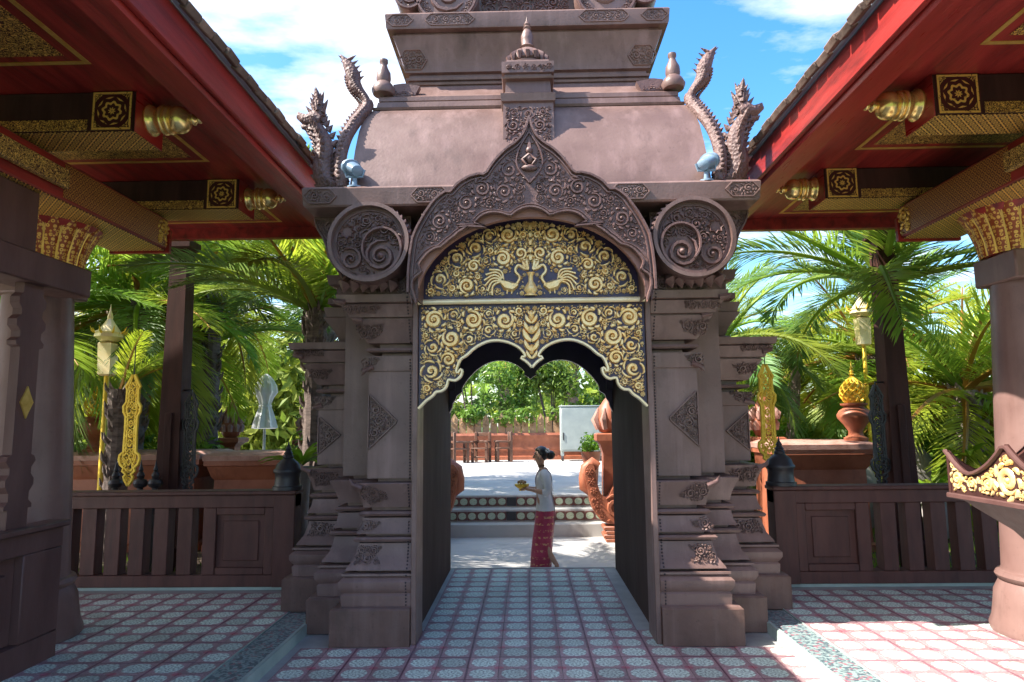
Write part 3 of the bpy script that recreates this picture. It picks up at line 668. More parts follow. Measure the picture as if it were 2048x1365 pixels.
# gilded arch panel, rail and valance
PY = 5.03
n_before = set(bpy.data.objects)
tp = MB(); tp.prism([(-.866, 2.49), (.866, 2.49)] + [ell(pi - pi * i / 40, 1.0, .868, .668) for i in range(1, 40)], PY, PY + .05)
tym = part('arch_panel', tp, PURPLE, gate)
gm = MB(); mf = planeY(PY - .001)
gh = [(0, 2.515), (.80, 2.515)] + [(.815 * cos(a), 2.50 + .605 * sin(a)) for a in np.linspace(.08, pi / 2, 16)]
av = [(.16, 2.61, .085), (.29, 2.66, .085), (.10, 2.72, .05), (0, 2.56, .05), (0, 2.63, .05), (0, 2.72, .05)]
scrollfill(gm, gh, mf, .03, (.078, .062, .05, .038, .028, .020, .014, .009), 12, avoid=av, mirror=True, wk=.33, tries=7000, margin=.0)
for s in (-1, 1):   # pair of long-tailed birds beside a vase
    B = lambda L: [(s * x, z) for x, z in L]
    ribbon(gm, B([(.10, 2.60), (.14, 2.585), (.19, 2.60), (.235, 2.63)]), [.012, .042, .044, .012], .04, mf)
    ribbon(gm, B(smooth([(.115, 2.60), (.075, 2.66), (.125, 2.705), (.105, 2.755), (.075, 2.75)])), .012, .03, mf); leaf(gm, s * .082, 2.752, pi if s > 0 else 0, .045, .006, .3, mf, .02)
    for k in range(6):
        a = 1.45 - .34 * k; ribbon(gm, B(smooth([(.21, 2.63), (.21 + .09 * cos(a), 2.63 + .09 * sin(a)), (.21 + .15 * cos(a - .7), 2.63 + .135 * sin(a - .7))])), .0095, .026, mf)
    ribbon(gm, B([(.14, 2.58), (.15, 2.53)]), .006, .02, mf); ribbon(gm, B([(.18, 2.58), (.185, 2.53)]), .006, .02, mf)
    for k, a in enumerate((1.2, .75, .25)): leaf(gm, s * .015, 2.72, a if s > 0 else pi - a, .10, .016, .6 * s, mf, .025)
R = [[(rr * cos(pi * k / 8), PY - rr * sin(pi * k / 8) * .7, z) for k in range(9)] for rr, z in ((.05, 2.515), (.052, 2.525), (.035, 2.535), (.055, 2.56), (.045, 2.59), (.020, 2.63), (.018, 2.67), (.034, 2.70), (.004, 2.705))]
gm.rings(R, cap=False, closed=False)
for k in range(5): leaf(gm, 0, 2.79 + .06 * k, pi / 2, .06, .02, 0, mf, .03)
part('gilded_scrollwork', gm, GOLD, tym, angle=60)
rl = MB(); rl.tube([(-.868, PY - .03, 2.472), (.868, PY - .03, 2.472)], .021, 10); part('gilded_rail', rl, GOLDPALE, gate, angle=60)
VH = [(0, 1.962), (.028, 1.995), (.062, 2.02), (.085, 2.028), (.075, 2.045), (.045, 2.04)]
VH += [(.06, 2.075), (.10, 2.115), (.16, 2.145), (.23, 2.163), (.30, 2.163), (.37, 2.142), (.44, 2.10), (.50, 2.04), (.545, 1.975), (.575, 1.90), (.578, 1.87), (.56, 1.865), (.555, 1.885), (.535, 1.90), (.53, 1.87), (.55, 1.83), (.585, 1.808), (.62, 1.815), (.64, 1.82), (.645, 1.78), (.665, 1.745), (.70, 1.725), (.73, 1.73), (.75, 1.70), (.775, 1.68), (.80, 1.665), (.83, 1.635), (.864, 1.60)]
VH = [(x * 1.0, z + (0.06 if x > .5 else .06 * x / .5 * .3)) for x, z in VH]
edge = smooth(VH, 1)
vp = MB(); vp.prism([(.866, 2.455)] + [(x, z) for x, z in edge[::-1]] + [(-x, z) for x, z in edge[1:]] + [(-.866, 2.455)], PY + .004, PY + .05)
val = part('valance', vp, PURPLE, gate)
gm = MB(); mf = planeY(PY + .003)
poly = [(0, 2.44), (.855, 2.44), (.855, 1.69)] + [(x, z + .02) for x, z in VH[::-1] if x < .85]
av = [(0, 2.05, .05), (0, 2.13, .06), (0, 2.22, .07), (0, 2.33, .06)]
scrollfill(gm, poly, mf, .03, (.088, .07, .055, .042, .03, .021, .014, .009), 8, avoid=av, mirror=True, wk=.33, tries=7000, margin=.0)
for z, w in ((2.42, .03), (2.36, .05), (2.29, .06), (2.22, .07), (2.15, .06), (2.09, .045)):
    for s in (-1, 1): leaf(gm, 0, z - .06, pi / 2 - s * .9, w * 1.8, w * .38, s * .9, mf, .035)
gm.ball((0, PY - .01, 2.36), .03, 8, (.8, .8, 1.5)); gm.ball((0, PY - .01, 2.25), .035, 8); gm.ball((0, PY - .01, 2.10), .03, 8, (.8, .8, 1.4))
part('gilded_scrollwork', gm, GOLD, val, angle=60)
vb = MB()
for s in (-1, 1): ribbon(vb, [(s * x, z) for x, z in resample(edge, 90)], .0125, .03, mf)
part('gilded_border', vb, GOLDPALE, val, angle=60)
for o in set(bpy.data.objects) - n_before:      # the panel was laid out for a plane 0.155 m deeper: fit it to its own plane
    if o.type == 'MESH':
        wl = wloc(o); me = o.data; co = np.empty(len(me.vertices) * 3); me.vertices.foreach_get('co', co); co = co.reshape(-1, 3)
        co[:, 0] = (co[:, 0] + wl.x) * .97 - wl.x; co[:, 2] = 1.53 + (co[:, 2] + wl.z - 1.53) * .97 - wl.z; me.vertices.foreach_set('co', co.ravel()); me.update()
for s in (-1, 1):
    jm = MB(); jm.box(s * .843, s * .8815, 5.0, 5.30, 0, 2.50, .004); part('inner_jamb', jm, STONE, gate)
# purple rear arch with two lobes
LO = [(0, 2.02), (.03, 2.045), (.075, 2.07), (.05, 2.085), (.10, 2.145), (.18, 2.195), (.27, 2.225), (.38, 2.225), (.48, 2.195), (.58, 2.13), (.66, 2.05), (.72, 1.97), (.745, 1.92), (.735, 1.895), (.765, 1.87), (.80, 1.85), (.815, 1.80), (.84, 1.77), (.85, 1.72), (.878, 1.66)]
LO = smooth(LO, 1)
rb = MB(); rb.prism([(.88, 2.495)] + LO[::-1] + [(-x, z) for x, z in LO[1:]] + [(-.88, 2.495)], 7.38, 7.45); part('rear_arch_board', rb, PURPLE, gate)
jb = MB()
for s in (-1, 1): jb.box(s * .81, s * .882, 7.30, 7.375, 1.9, 2.495)
part('rear_arch_post', jb, PURPLE, gate)
# central pedestal and spire over the pediment
pdm = MB(); pdm.loft([(z, -w, w, y, 5.75) for z, w, y in ((3.30, .20, 5.0), (4.02, .195, 5.06), (4.03, .21, 5.04), (4.09, .215, 5.03), (4.10, .195, 5.06), (4.12, .18, 5.08), (4.21, .175, 5.085), (4.22, .20, 5.05), (4.235, .205, 5.045), (4.245, .185, 5.07), (4.262, .185, 5.07), (4.27, .205, 5.05), (4.36, .205, 5.05), (4.37, .17, 5.09), (4.40, .165, 5.1))])
ped2 = part('centre_pedestal', pdm, STONE, gate, angle=28)
q = MB(); scrollfill(q, [(-.19, 3.62), (.19, 3.62), (.185, 4.0), (-.185, 4.0)], lambda x, z, h: (x, 4.9995 + (z - 3.3) * .0833 - h, z), .014, (.06, .042, .028, .018, .011), 71, wk=.2); part('carving', q, CARVE, ped2, angle=60)
q = MB(); scrollfill(q, [(-.2, 4.275), (.2, 4.275), (.2, 4.355), (-.2, 4.355)], lambda x, z, h: (x, 5.0495 - h, z), .013, (.036, .024, .015), 72, wk=.2); part('carving', q, CARVE, ped2, angle=60)
sp = MB(); sp.lathe([(.16, 4.401), (.165, 4.42), (.13, 4.43), (.155, 4.45), (.15, 4.49), (.115, 4.54), (.06, 4.575), (.045, 4.585), (.06, 4.60), (.045, 4.62), (.052, 4.66), (.05, 4.70), (.035, 4.74), (.025, 4.755), (.034, 4.77), (.022, 4.785), (.028, 4.80), (.01, 4.83), (.002, 4.87)], (0, 5.27), 20)
spo = part('spire_finial', sp, STONE, ped2, angle=50)
q = MB()
for k in range(16):
    a = 2 * pi * k / 16; q.tube([(.158 * cos(a), 5.27 + .158 * sin(a), 4.43), (.165 * cos(a), 5.27 + .165 * sin(a), 4.475), (.125 * cos(a), 5.27 + .125 * sin(a), 4.53)], [.012, .026, .003], 5)
part('petal_ring', q, CARVE, ped2, angle=60, kind='stuff')
# serpent corner ornaments
for s in (-1, 1):
    nb = MB(); y = 4.93
    neck = smooth([(1.36, 3.30), (1.45, 3.295), (1.53, 3.34), (1.565, 3.45), (1.545, 3.58), (1.555, 3.68), (1.60, 3.77), (1.63, 3.82)], 2); n = len(neck)
    nb.tube([(s * x, y, z) for x, z in neck], [.062 + .026 * sin(pi * i / n) - .028 * i / n for i in range(n)], 10)
    hx, hz = 1.635, 3.86
    nb.tube([(s * (hx - .055), y, hz - .02), (s * hx, y, hz + .005), (s * (hx + .06), y, hz - .01), (s * (hx + .115), y, hz + .03), (s * (hx + .125), y, hz + .06)], [.055, .07, .05, .03, .004], 8)
    nb.tube([(s * (hx - .03), y, hz - .05), (s * (hx + .03), y, hz - .065), (s * (hx + .085), y, hz - .06), (s * (hx + .105), y, hz - .04)], [.04, .036, .02, .003], 8)
    for k in range(5):
        a = .5 + .33 * k; nb.cone((s * (hx - .03), y, hz + .02), (s * (hx - .02 + .05 * cos(a) * 1.3), y + .02 * (k % 3 - 1), hz + .10 + .07 * sin(a)), .026, 5)
    nb.tube([(s * (hx - .04), y, hz + .02), (s * (hx - .045), y, hz + .10), (s * (hx - .01), y, hz + .16), (s * (hx + .005), y, hz + .23)], [.05, .045, .026, .002], 7)
    for i in range(2, n - 1, 2):
        (x, z), (a, c) = neck[i], neck[i + 1]; l = hypot(a - x, c - z) or 1; nx, nz = (c - z) / l, -(a - x) / l
        for q_ in (1, -1): nb.cone((s * (x + q_ * nx * .06), y, z + q_ * nz * .06), (s * (x + q_ * nx * .105), y, z + q_ * nz * .105 + .03), .028, 5)
        nb.cone((s * x, y - .06, z), (s * x, y - .095, z + .03), .026, 5)
    for k in range(4):
        nb.tube([(s * (1.50 + .02 * k), y - .02, 3.60 + .05 * k), (s * (1.60 + .02 * k), y - .04, 3.62 + .05 * k), (s * (1.63 + .01 * k), y - .03, 3.68 + .05 * k)], [.022, .016, .001], 5)
    pass
    for k in range(12):
        a = k * 2.4; q = k / 11; nb.cone((s * (hx - .04 + .045 * cos(a) * (1 - q)), y - .04 * abs(sin(a)), hz + .03 + .12 * q), (s * (hx - .03 + .10 * cos(a) * (1 - .6 * q)), y - .05 * abs(sin(a)), hz + .11 + .13 * q), .024, 4)
    part('serpent_head', nb, SCALY, gate, angle=60)
    tb = MB(); tl = smooth([(1.40, 4.88, 3.29), (1.42, 4.90, 3.45), (1.425, 4.95, 3.60), (1.40, 5.03, 3.78), (1.35, 5.14, 3.95), (1.30, 5.25, 4.08), (1.285, 5.30, 4.16), (1.33, 5.30, 4.22), (1.40, 5.29, 4.28)], 2) if False else None
    ctl = [(1.40, 4.88, 3.29), (1.425, 4.90, 3.45), (1.43, 4.95, 3.60), (1.405, 5.03, 3.78), (1.36, 5.13, 3.94), (1.315, 5.22, 4.06), (1.30, 5.27, 4.13), (1.335, 5.28, 4.20), (1.40, 5.28, 4.27), (1.43, 5.28, 4.34), (1.425, 5.28, 4.40), (1.46, 5.28, 4.46)]
    ctl = [Vector(p) for p in ctl]; cc = []
    for i in range(len(ctl) - 1):
        for k in range(4): cc.append(ctl[i].lerp(ctl[i + 1], k / 4))
    for _ in range(3): cc = [cc[0]] + [(cc[i - 1] + cc[i] * 2 + cc[i + 1]) / 4 for i in range(1, len(cc) - 1)] + [cc[-1]]
    n = len(cc); tb.tube([(s * p.x, p.y, p.z) for p in cc], [.036 + .012 * (i < 26) + .02 * math.exp(-((i - 34) / 4.) ** 2) - .033 * max(0, (i - 36) / (n - 37)) for i in range(n)], 9)
    for i in range(2, 40, 1):
        p = cc[i]; tb.ball((s * p.x, p.y - .045, p.z), .02, 6); t = (cc[i + 1] - cc[i - 1]).normalized(); o = t.cross(Vector((0, 1, 0))); o = o if o.x > 0 else -o
        tb.cone((s * (p.x + o.x * .048), p.y, p.z + o.z * .048), (s * (p.x + o.x * .085 - t.x * .01), p.y, p.z + o.z * .085 + .02), .022, 4)
    e0 = cc[-10]
    tb.tube([(s * e0.x, e0.y, e0.z), (s * (e0.x + .015), e0.y, e0.z + .08), (s * (e0.x + .06), e0.y, e0.z + .18), (s * (e0.x + .13), e0.y, e0.z + .28)], [.05, .062, .045, .002], 7)
    for k in range(5):
        z_ = .04 + .045 * k
        for q in (1, -1): tb.cone((s * (e0.x + .03 * k * .6), e0.y, e0.z + z_), (s * (e0.x + .03 * k * .6 + q * .075), e0.y, e0.z + z_ + .05), .024, 4)
    part('serpent_body', tb, SCALY, gate, angle=60)
    fb = MB(); fx, fy = s * 1.20, 5.36
    fb.lathe([(.085, 4.262), (.10, 4.30), (.075, 4.35), (.055, 4.37), (.062, 4.40), (.058, 4.45), (.034, 4.50), (.026, 4.53), (.036, 4.545), (.034, 4.57), (.01, 4.575)], (fx, fy), 14); part('corner_urn', fb, STONE, gate, angle=50)
    ac = MB(); mf = lambda x, z, h: (s * x, 5.372 + (z - 4.26) * .4 - h, z); P = [(1.13, 4.262), (1.12, 4.36), (1.04, 4.37), (.90, 4.345), (.94, 4.262)]
    ac.prism([(s * x, z) for x, z in P], 5.376, 5.44); scrollfill(ac, P, mf, .016, (.04, .026, .016, .01), 17, wk=.2); part('acroterion', ac, CARVE, gate, angle=60)
for s, nm in ((-1, 'left'), (1, 'right')):
    t = thing('floodlight', (s * 1.285, 4.81, 3.263), 'small blue floodlight on the gateway cornice by the foot of the %s serpent' % nm, 'floodlight', 'floodlights on the gateway cornice')
    b = MB(); b.lathe([(.055, 3.263), (.055, 3.275), (.02, 3.285), (.018, 3.34)], (s * 1.285, 4.81), 12); part('stand', b, BLUEGL, t)
    M = Matrix.Translation((s * 1.285, 4.80, 3.405)) @ Matrix.Rotation(-s * .9, 4, 'Z') @ Matrix.Rotation(radians(-60), 4, 'X')
    b = MB(); b.lathe([(.03, -.06), (.055, -.045), (.07, .03), (.085, .035), (.085, .055), (.07, .06), (.066, .05)], M=M, n=14, squash=.75); part('lamp_housing', b, BLUEGL, t)
    b = MB(); b.tube([(s * 1.285 - .075, 4.80, 3.40), (s * 1.285 - .06, 4.805, 3.35), (s * 1.285 + .06, 4.805, 3.35), (s * 1.285 + .075, 4.80, 3.40)], .009, 5); part('bracket', b, BLUEGL, t)

# ================================================================== THE TWO PAVILIONS
TLT = MB(); TLT.box(-.16, .16, -.070, .070, -.024, .024, .006); ROOFTILE = TLT.mesh('roof_tile', SLATE)
def pavilion(s, nm):
    pv = thing('pavilion', (s * 4.9, 3.5, .07), 'red lacquered open pavilion with gold stencilled beams on the %s of the gateway' % nm, 'pavilion', 'pavilions beside the gateway')
    X = lambda a: s * a
    def bx(name, x0, x1, y0, y1, z0, z1, mat, b=.006, parent=pv, center=None):
        m = MB(); m.box(X(x0), X(x1), y0, y1, z0, z1, b); return part(name, m, mat, parent, center=center)
    # roof body
    m = MB(); t = math.tan(radians(32)); P = [(1.80, 3.665), (5.0, 3.665 + 3.2 * t), (8.2, 3.665), (8.2, 3.75), (5.0, 3.76 + 3.2 * t), (1.80, 3.75)]
    m.prism([(X(a), z) for a, z in P], -2.6, 6.97); part('roof', m, SLATE, pv)
    ry = s * radians(-32)
    for row in range(3):
        for k in range(33):
            yy = 2.05 + .15 * k
            xx = 1.855 + row * .10; zz = 3.745 + row * (.10 * t + .030)
            if row == 2 and k % 1: continue
            o = link('roof_tile', ROOFTILE, pv, Vector((X(xx + random.uniform(-.012, .012)), yy + (.075 if row % 2 else 0), zz + random.uniform(-.010, .010))) - pv.location)
            o.rotation_euler = (random.uniform(-.03, .03), ry + random.uniform(-.03, .03), random.uniform(-.02, .02))
    m = MB(); m.box(X(1.765), X(1.80), -2.6, 6.98, 3.655, 3.70, .008); part('gutter', m, GUTTER, pv)
    # eave boards
    RB = REDWOOD if s < 0 else REDBRIGHT  # brighter red on the right mouldings stands for sun falling on them
    m = MB(); m.box(X(1.80), X(1.835), -2.6, 6.97, 3.43, 3.66, .008); part('fascia', m, REDWOOD, pv)
    m = MB(); m.loft([(3.40, X(1.845), X(1.93), -2.6, 6.85), (3.425, X(1.836), X(1.94), -2.6, 6.85), (3.44, X(1.836), X(1.94), -2.6, 6.85), (3.60, X(1.836), X(1.94), -2.6, 6.85)]); part('eave_moulding', m, RB, pv, angle=30)
    m = MB(); m.loft([(3.425, X(1.941), X(2.045), -2.6, 6.85), (3.435, X(1.941), X(2.055), -2.6, 6.85), (3.53, X(1.941), X(2.06), -2.6, 6.85), (3.54, X(1.941), X(2.03), -2.6, 6.85), (3.60, X(1.941), X(2.03), -2.6, 6.85)]); part('eave_moulding', m, RB, pv, angle=30)
    m = MB(); 
    for a, b_ in ((0, 1),): m.box(X(1.84), X(8.1), -2.6, 6.86, 3.602, 3.66)
    sof = part('soffit', m, REDWOOD, pv)
    bx('end_fascia', 1.836, 8.1, 6.862, 6.95, 3.49, 3.72, REDWOOD)
    for y0, y1 in ((1.3, 2.1), (2.8, 3.62), (4.3, 5.08), (5.82, 6.68)):
        m = MB(); m.box(X(2.60), X(4.5), y0 + .09, y1 - .09, 3.5985, 3.6015); st = part('stencil_panel', m, ST_DIA, sof)
        m = MB(); m.box(X(2.50), X(2.53), y0, y1, 3.5975, 3.6015); m.box(X(2.532), X(4.5), y1 - .03, y1, 3.5975, 3.6015); m.box(X(2.532), X(4.5), y0, y0 + .03, 3.5975, 3.6015); part('stencil_border', m, GOLDPAINT, sof)
    # cross beams with brass end finials
    for yc in (1.09, 2.59, 4.09, 5.61):
        y0, y1 = yc - .145, yc + .145; bm = bx('cross_beam', 2.42, 7.6, y0, y1, 3.345, 3.60, DARKWOOD, .008)
        m = MB(); m.box(X(2.414), X(2.42), y0 - .012, y1 + .012, 3.335, 3.600, .002); part('end_plate', m, REDBRIGHT, bm)
        M = Matrix.Translation((X(2.413), yc, 3.475)) @ Matrix.Rotation(-s * pi / 2, 4, 'Y')
        f = MB(); f.lathe([(.094, 0), (.100, .012), (.099, .022), (.086, .032), (.080, .055), (.083, .078), (.093, .088), (.096, .098), (.090, .106), (.078, .110), (.078, .118), (.090, .124), (.092, .134), (.084, .142), (.072, .146), (.080, .155), (.087, .175), (.086, .20), (.077, .225), (.058, .245), (.034, .257), (.024, .262), (.024, .27), (.036, .276), (.037, .288), (.024, .297), (.018, .305), (.026, .313), (.025, .325), (.013, .335), (.016, .347), (.011, .36), (.001, .372)], M=M, n=22); part('finial', f, FINGOLD, bm, angle=60)
        m = MB(); m.box(X(2.44), X(2.70), y0 - .005, y0 - .0005, 3.348, 3.598); part('rosette_panel', m, ST_ROS, bm, center=(X(2.57), y0, 3.473))
        m = MB(); m.box(X(2.72), X(7.5), y0 - .004, y0 - .0005, 3.35, 3.42); part('gold_stencil', m, ST_FRONT, bm)
        m = MB(); m.box(X(2.43), X(7.5), y0 + .005, y1 - .005, 3.341, 3.3445); part('gold_stencil', m, ST_UNDER, bm)
    # long beams over the columns
    lb = bx('long_beam', 3.12, 3.60, -2.5, 5.66, 3.05, 3.32, REDWOOD, .01)
    m = MB(); m.box(X(3.13), X(3.59), -2.4, 5.65, 3.045, 3.0495); part('gold_stencil', m, ST_UNDER, lb)
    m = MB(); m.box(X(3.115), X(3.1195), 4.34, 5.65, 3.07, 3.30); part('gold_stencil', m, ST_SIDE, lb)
    m = MB(); m.box(X(3.07), X(3.114), -2.4, 4.33, 3.12, 3.245, .006); part('gilded_board', m, ST_BOARD, lb)
    P = [(3.10, 3.03), (3.10, 3.22), (3.16, 3.30), (3.28, 3.36), (3.40, 3.31), (3.52, 3.36), (3.62, 3.28), (3.62, 3.03)]
    m = MB(); m.prism([(X(a), z) for a, z in P], 5.664, 5.70); ep = part('end_crest', m, REDWOOD, lb)
    m = MB(); m.prism([(X(3.36 + (a - 3.36) * .82), 3.19 + (z - 3.19) * .82) for a, z in P], 5.7005, 5.71); part('gilded_panel', m, ST_WHITE, lb)
    m = MB(); scrollfill(m, [(5.49, 3.07), (5.49, 3.30), (5.66, 3.30), (5.66, 3.07)], lambda a, z, h: (X(3.114 - h), a, z), .012, (.07, .04, .02), 5); part('end_rosette', m, GOLDPAINT, lb, angle=60)
    bx('long_beam', 6.6, 7.0, -2.5, 6.6, 3.05, 3.32, REDWOOD)
    # columns
    cl = 3.68 if s < 0 else 3.60
    for cx, cy, vis in ((cl, 4.95, 1), (3.58, .2, 0), (6.8, 4.95, 0), (6.8, .2, 0)):
        c = MB(); c.lathe([(.415, .072), (.42, .11), (.40, .16), (.385, .26), (.375, .34), (.345, .40), (.335, .415), (.352, .428), (.362, .45), (.35, .475), (.325, .485), (.318, .50), (.305, .8), (.288, 1.3), (.252, 2.0), (.226, 2.51)], (X(cx), cy), 36)
        co = part('column', c, COLPAINT, pv, angle=35)
        a = MB(); a.box(X(cx - .24), X(cx + .24), cy - .24, cy + .21, 2.51, 2.715, .012); part('abacus', a, COLPAINT, co)
        cp = MB(); cp.lathe([(.245, 2.716), (.258, 2.80), (.29, 2.90), (.335, 2.98), (.38, 3.03), (.39, 3.048)], (X(cx), cy), 28); part('capital', cp, REDWOOD, co, angle=50)
        if vis:
            for k in range(20):
                ang = 2 * pi * (k + .5) / 20; pm = MB(); R = []
                for z, w, r in ((2.72, .036, .262), (2.82, .040, .276), (2.93, .048, .312), (3.00, .048, .348), (3.055, .034, .385), (3.10, .003, .418)):
                    e = Vector((cos(ang), sin(ang), 0)); tt = Vector((-sin(ang), cos(ang), 0)); c0 = Vector((X(cx), cy, z))
                    R.append([tuple(c0 + e * (r - .004) + tt * w), tuple(c0 + e * (r + .012) + tt * w * .5), tuple(c0 + e * (r + .012) - tt * w * .5), tuple(c0 + e * (r - .004) - tt * w)])
                pm.rings(R, cap=True); part('petal', pm, ST_PET, co, angle=50)
                em = MB(); em.tube([R[0][0]] + [r[0] for r in R] , .006, 4); em.tube([r[3] for r in R], .006, 4); part('petal_rim', em, GOLDPAINT, co, angle=60)
    return pv
for s, nm in ((-1, 'left'), (1, 'right')): pavilion(s, nm)

# balustrades between pavilion and gateway
def balustrade(s, nm):
    t = thing('balustrade', (s * 3.2, 6.42, .062), 'dark brown wooden balustrade with framed panel %s of the gateway' % nm, 'balustrade', 'balustrades beside the gateway')
    X = lambda a: s * a
    def bx(name, x0, x1, y0, y1, z0, z1, b=.005, parent=t, mat=BROWNWOOD):
        m = MB(); m.box(X(x0), X(x1), y0, y1, z0, z1, b); return part(name, m, mat, parent)
    bx('handrail', 2.17, 6.4, 6.33, 6.56, .915, .952, .008); bx('top_rail', 2.18, 6.4, 6.36, 6.52, .80, .914)
    bx('bottom_rail', 2.18, 6.4, 6.36, 6.52, .095, .20); bx('plinth', 2.18, 6.4, 6.38, 6.5, .063, .094, .002, mat=KERBM)
    bx('end_post', 2.18, 2.375, 6.345, 6.54, .095, .913)
    pf = bx('panel', 2.376, 3.03, 6.40, 6.48, .201, .799, .002)
    for a in ((2.376, 2.46, .20, .80), (2.91, 3.03, .20, .80)): bx('stile', a[0], a[1], 6.362, 6.399, .2005, .7995, .006, pf)
    for a in ((.2005, .265), (.735, .7995)): bx('panel_rail', 2.461, 2.909, 6.364, 6.399, a[0], a[1], .006, pf)
    bx('raised_field', 2.52, 2.85, 6.386, 6.3995, .32, .68, .010, pf)
    for k in range(15):
        x = 3.135 + .2235 * k; bx('baluster', x, x + .135, 6.375, 6.505, .201, .799, .004)
    ne = MB(); cx, cy = X(2.285), 6.44
    ne.lathe([(.135, .953), (.135, .985), (.12, .99), (.112, 1.05), (.115, 1.10), (.13, 1.115), (.13, 1.135), (.115, 1.15), (.10, 1.19), (.065, 1.225), (.045, 1.24), (.05, 1.255), (.036, 1.275), (.042, 1.285), (.022, 1.315), (.03, 1.325), (.012, 1.355), (.002, 1.40)], (cx, cy), 20)
    part('newel_finial', ne, BLACKMETAL, t, angle=45)
balustrade(-1, 'left'); balustrade(1, 'right')

# panelled parapet of the left pavilion
t = thing('panelled_parapet', (-3.19, 3.2, .065), 'brown wooden parapet with cut-out posts and gold lozenge at the left edge', 'parapet')
def bx(name, x0, x1, y0, y1, z0, z1, mat=WALLWOOD, b=.006, parent=t):
    m = MB(); m.box(x0, x1, y0, y1, z0, z1, b); return part(name, m, mat, parent)
bx('sill', -3.26, -3.10, -1, 4.62, .895, .935, b=.01); bx('lower_rail', -3.24, -3.135, -1, 4.60, .065, .235); bx('upper_rail', -3.24, -3.135, -1, 4.60, .765, .894)
for y0, y1 in ((4.25, 4.60), (3.32, 3.52), (2.4, 2.6)): bx('stile', -3.24, -3.137, y0, y1, .236, .764)
for y0, y1 in ((3.521, 4.249), (2.601, 3.319)):
    p = bx('panel', -3.24, -3.19, y0, y1, .236, .764); bx('raised_field', -3.1895, -3.165, y0 + .09, y1 - .09, .33, .67, b=.012, parent=p)
bx('lintel', -3.34, -3.10, -1, 4.665, 2.445, 2.64, b=.01); bx('upper_board', -3.30, -3.17, -1, 4.20, 2.642, 3.046)
HW = [(.936, .085), (1.05, .085), (1.051, .115), (1.075, .115), (1.10, .085), (1.15, .085), (1.19, .118), (1.23, .118), (1.26, .09), (1.30, .09), (1.34, .125), (1.37, .11), (1.38, .082), (2.04, .082), (2.05, .115), (2.075, .12), (2.10, .09), (2.14, .09), (2.17, .125), (2.21, .125), (2.24, .09), (2.28, .09), (2.31, .118), (2.35, .118), (2.38, .085), (2.444, .085)]
for i, yc in enumerate((4.19, 3.68, 3.17, 2.66)):
    m = MB(); m.prismx([(yc - w, z) for z, w in HW] + [(yc + w, z) for z, w in HW[::-1]], -3.215, -3.155); p = part('cut_out_post', m, WALLWOOD, t, angle=30)
    m = MB(); m.prismx([(yc - .055, 1.70), (yc - .02, 1.76), (yc, 1.80), (yc + .02, 1.76), (yc + .055, 1.70), (yc + .02, 1.64), (yc, 1.60), (yc - .02, 1.64)], -3.1545, -3.145); part('gold_lozenge', m, GOLDPAINT, p)

# gilded offering stand by the right column
t = thing('offering_stand', (2.66, 3.30, .07), 'gilded offering stand with crown-shaped carved rim in front of the right column', 'stand')
m = MB(); m.loft([(z, 2.66 - w, 2.66 + w, 3.30 - w, 3.30 + w) for z, w in ((.071, .30), (.14, .30), (.15, .26), (.22, .24), (.24, .17), (.60, .15), (.85, .18), (.98, .27), (1.08, .38), (1.12, .42))]); part('pedestal', m, WALLWOOD, t, angle=30)
m = MB(); m.box(2.19, 3.13, 2.83, 3.77, 1.121, 1.15, .006); part('tray', m, WALLWOOD, t)
CR = [(-.46, 1.151), (-.46, 1.37), (-.43, 1.345), (-.38, 1.30), (-.30, 1.255), (-.22, 1.27), (-.13, 1.31), (-.06, 1.36), (0, 1.415), (.06, 1.36), (.13, 1.31), (.22, 1.27), (.30, 1.255), (.38, 1.30), (.43, 1.345), (.46, 1.37), (.46, 1.151)]
for k in range(4):
    M = Matrix.Translation((2.66, 3.30, 0)) @ Matrix.Rotation(k * pi / 2, 4, 'Z')
    def tr(mb):
        mb.v = [tuple(M @ Vector(p)) for p in mb.v]; return mb
    m = MB(); m.prism(CR, -.455, -.435); p = part('carved_side', tr(m), DARKWOOD, t)
    m = MB(); mf = planeY(-.456); scrollfill(m, [(x * .95, 1.155 + (z - 1.15) * .88) for x, z in CR], mf, .010, (.085, .065, .05, .036, .026, .018, .011), 30 + k, wk=.28); part('gilded_scrollwork', tr(m), GOLD, p, angle=60)
    m = MB(); ribbon(m, smooth(CR[1:-1], 1), .010, .016, planeY(-.456)); part('rim', tr(m), WALLWOOD, p, angle=60)

# ================================================================== GARDEN FURNITURE BEYOND THE BALUSTRADES
def planter(x0, x1, y0, y1, z0, z1, label):
    t = thing('terracotta_planter', ((x0 + x1) / 2, (y0 + y1) / 2, z0), label, 'planter', 'terracotta planters')
    cx, cy, hx, hy = (x0 + x1) / 2, (y0 + y1) / 2, (x1 - x0) / 2, (y1 - y0) / 2
    m = MB(); m.loft([(z, cx - hx - o, cx + hx + o, cy - hy - o, cy + hy + o) for z, o in ((z0, .05), (z0 + .08, .05), (z0 + .10, -.02), (z1 - .34, -.04), (z1 - .30, -.01), (z1 - .17, .03), (z1 - .16, .06), (z1 - .10, .06))]); part('trough', m, TERRA, t, angle=30)
    m = MB(); m.loft([(z, cx - hx - o, cx + hx + o, cy - hy - o, cy + hy + o) for z, o in ((z1 - .099, .07), (z1 - .04, .075), (z1, -.02))]); part('coping', m, TERRATOP, t, angle=30)
    return t
planter(-7.4, -4.20, 8.6, 9.6, .02, 1.24, 'long terracotta planter left of the dark post behind the balustrade')
planter(-4.02, -2.75, 8.6, 9.6, .02, 1.22, 'terracotta planter wall right of the dark post behind the left balustrade')
p = planter(3.02, 4.02, 8.3, 9.3, .02, 1.30, 'square terracotta planter carrying an urn behind the right balustrade')
for x in (-3.85, -3.1):
    pass
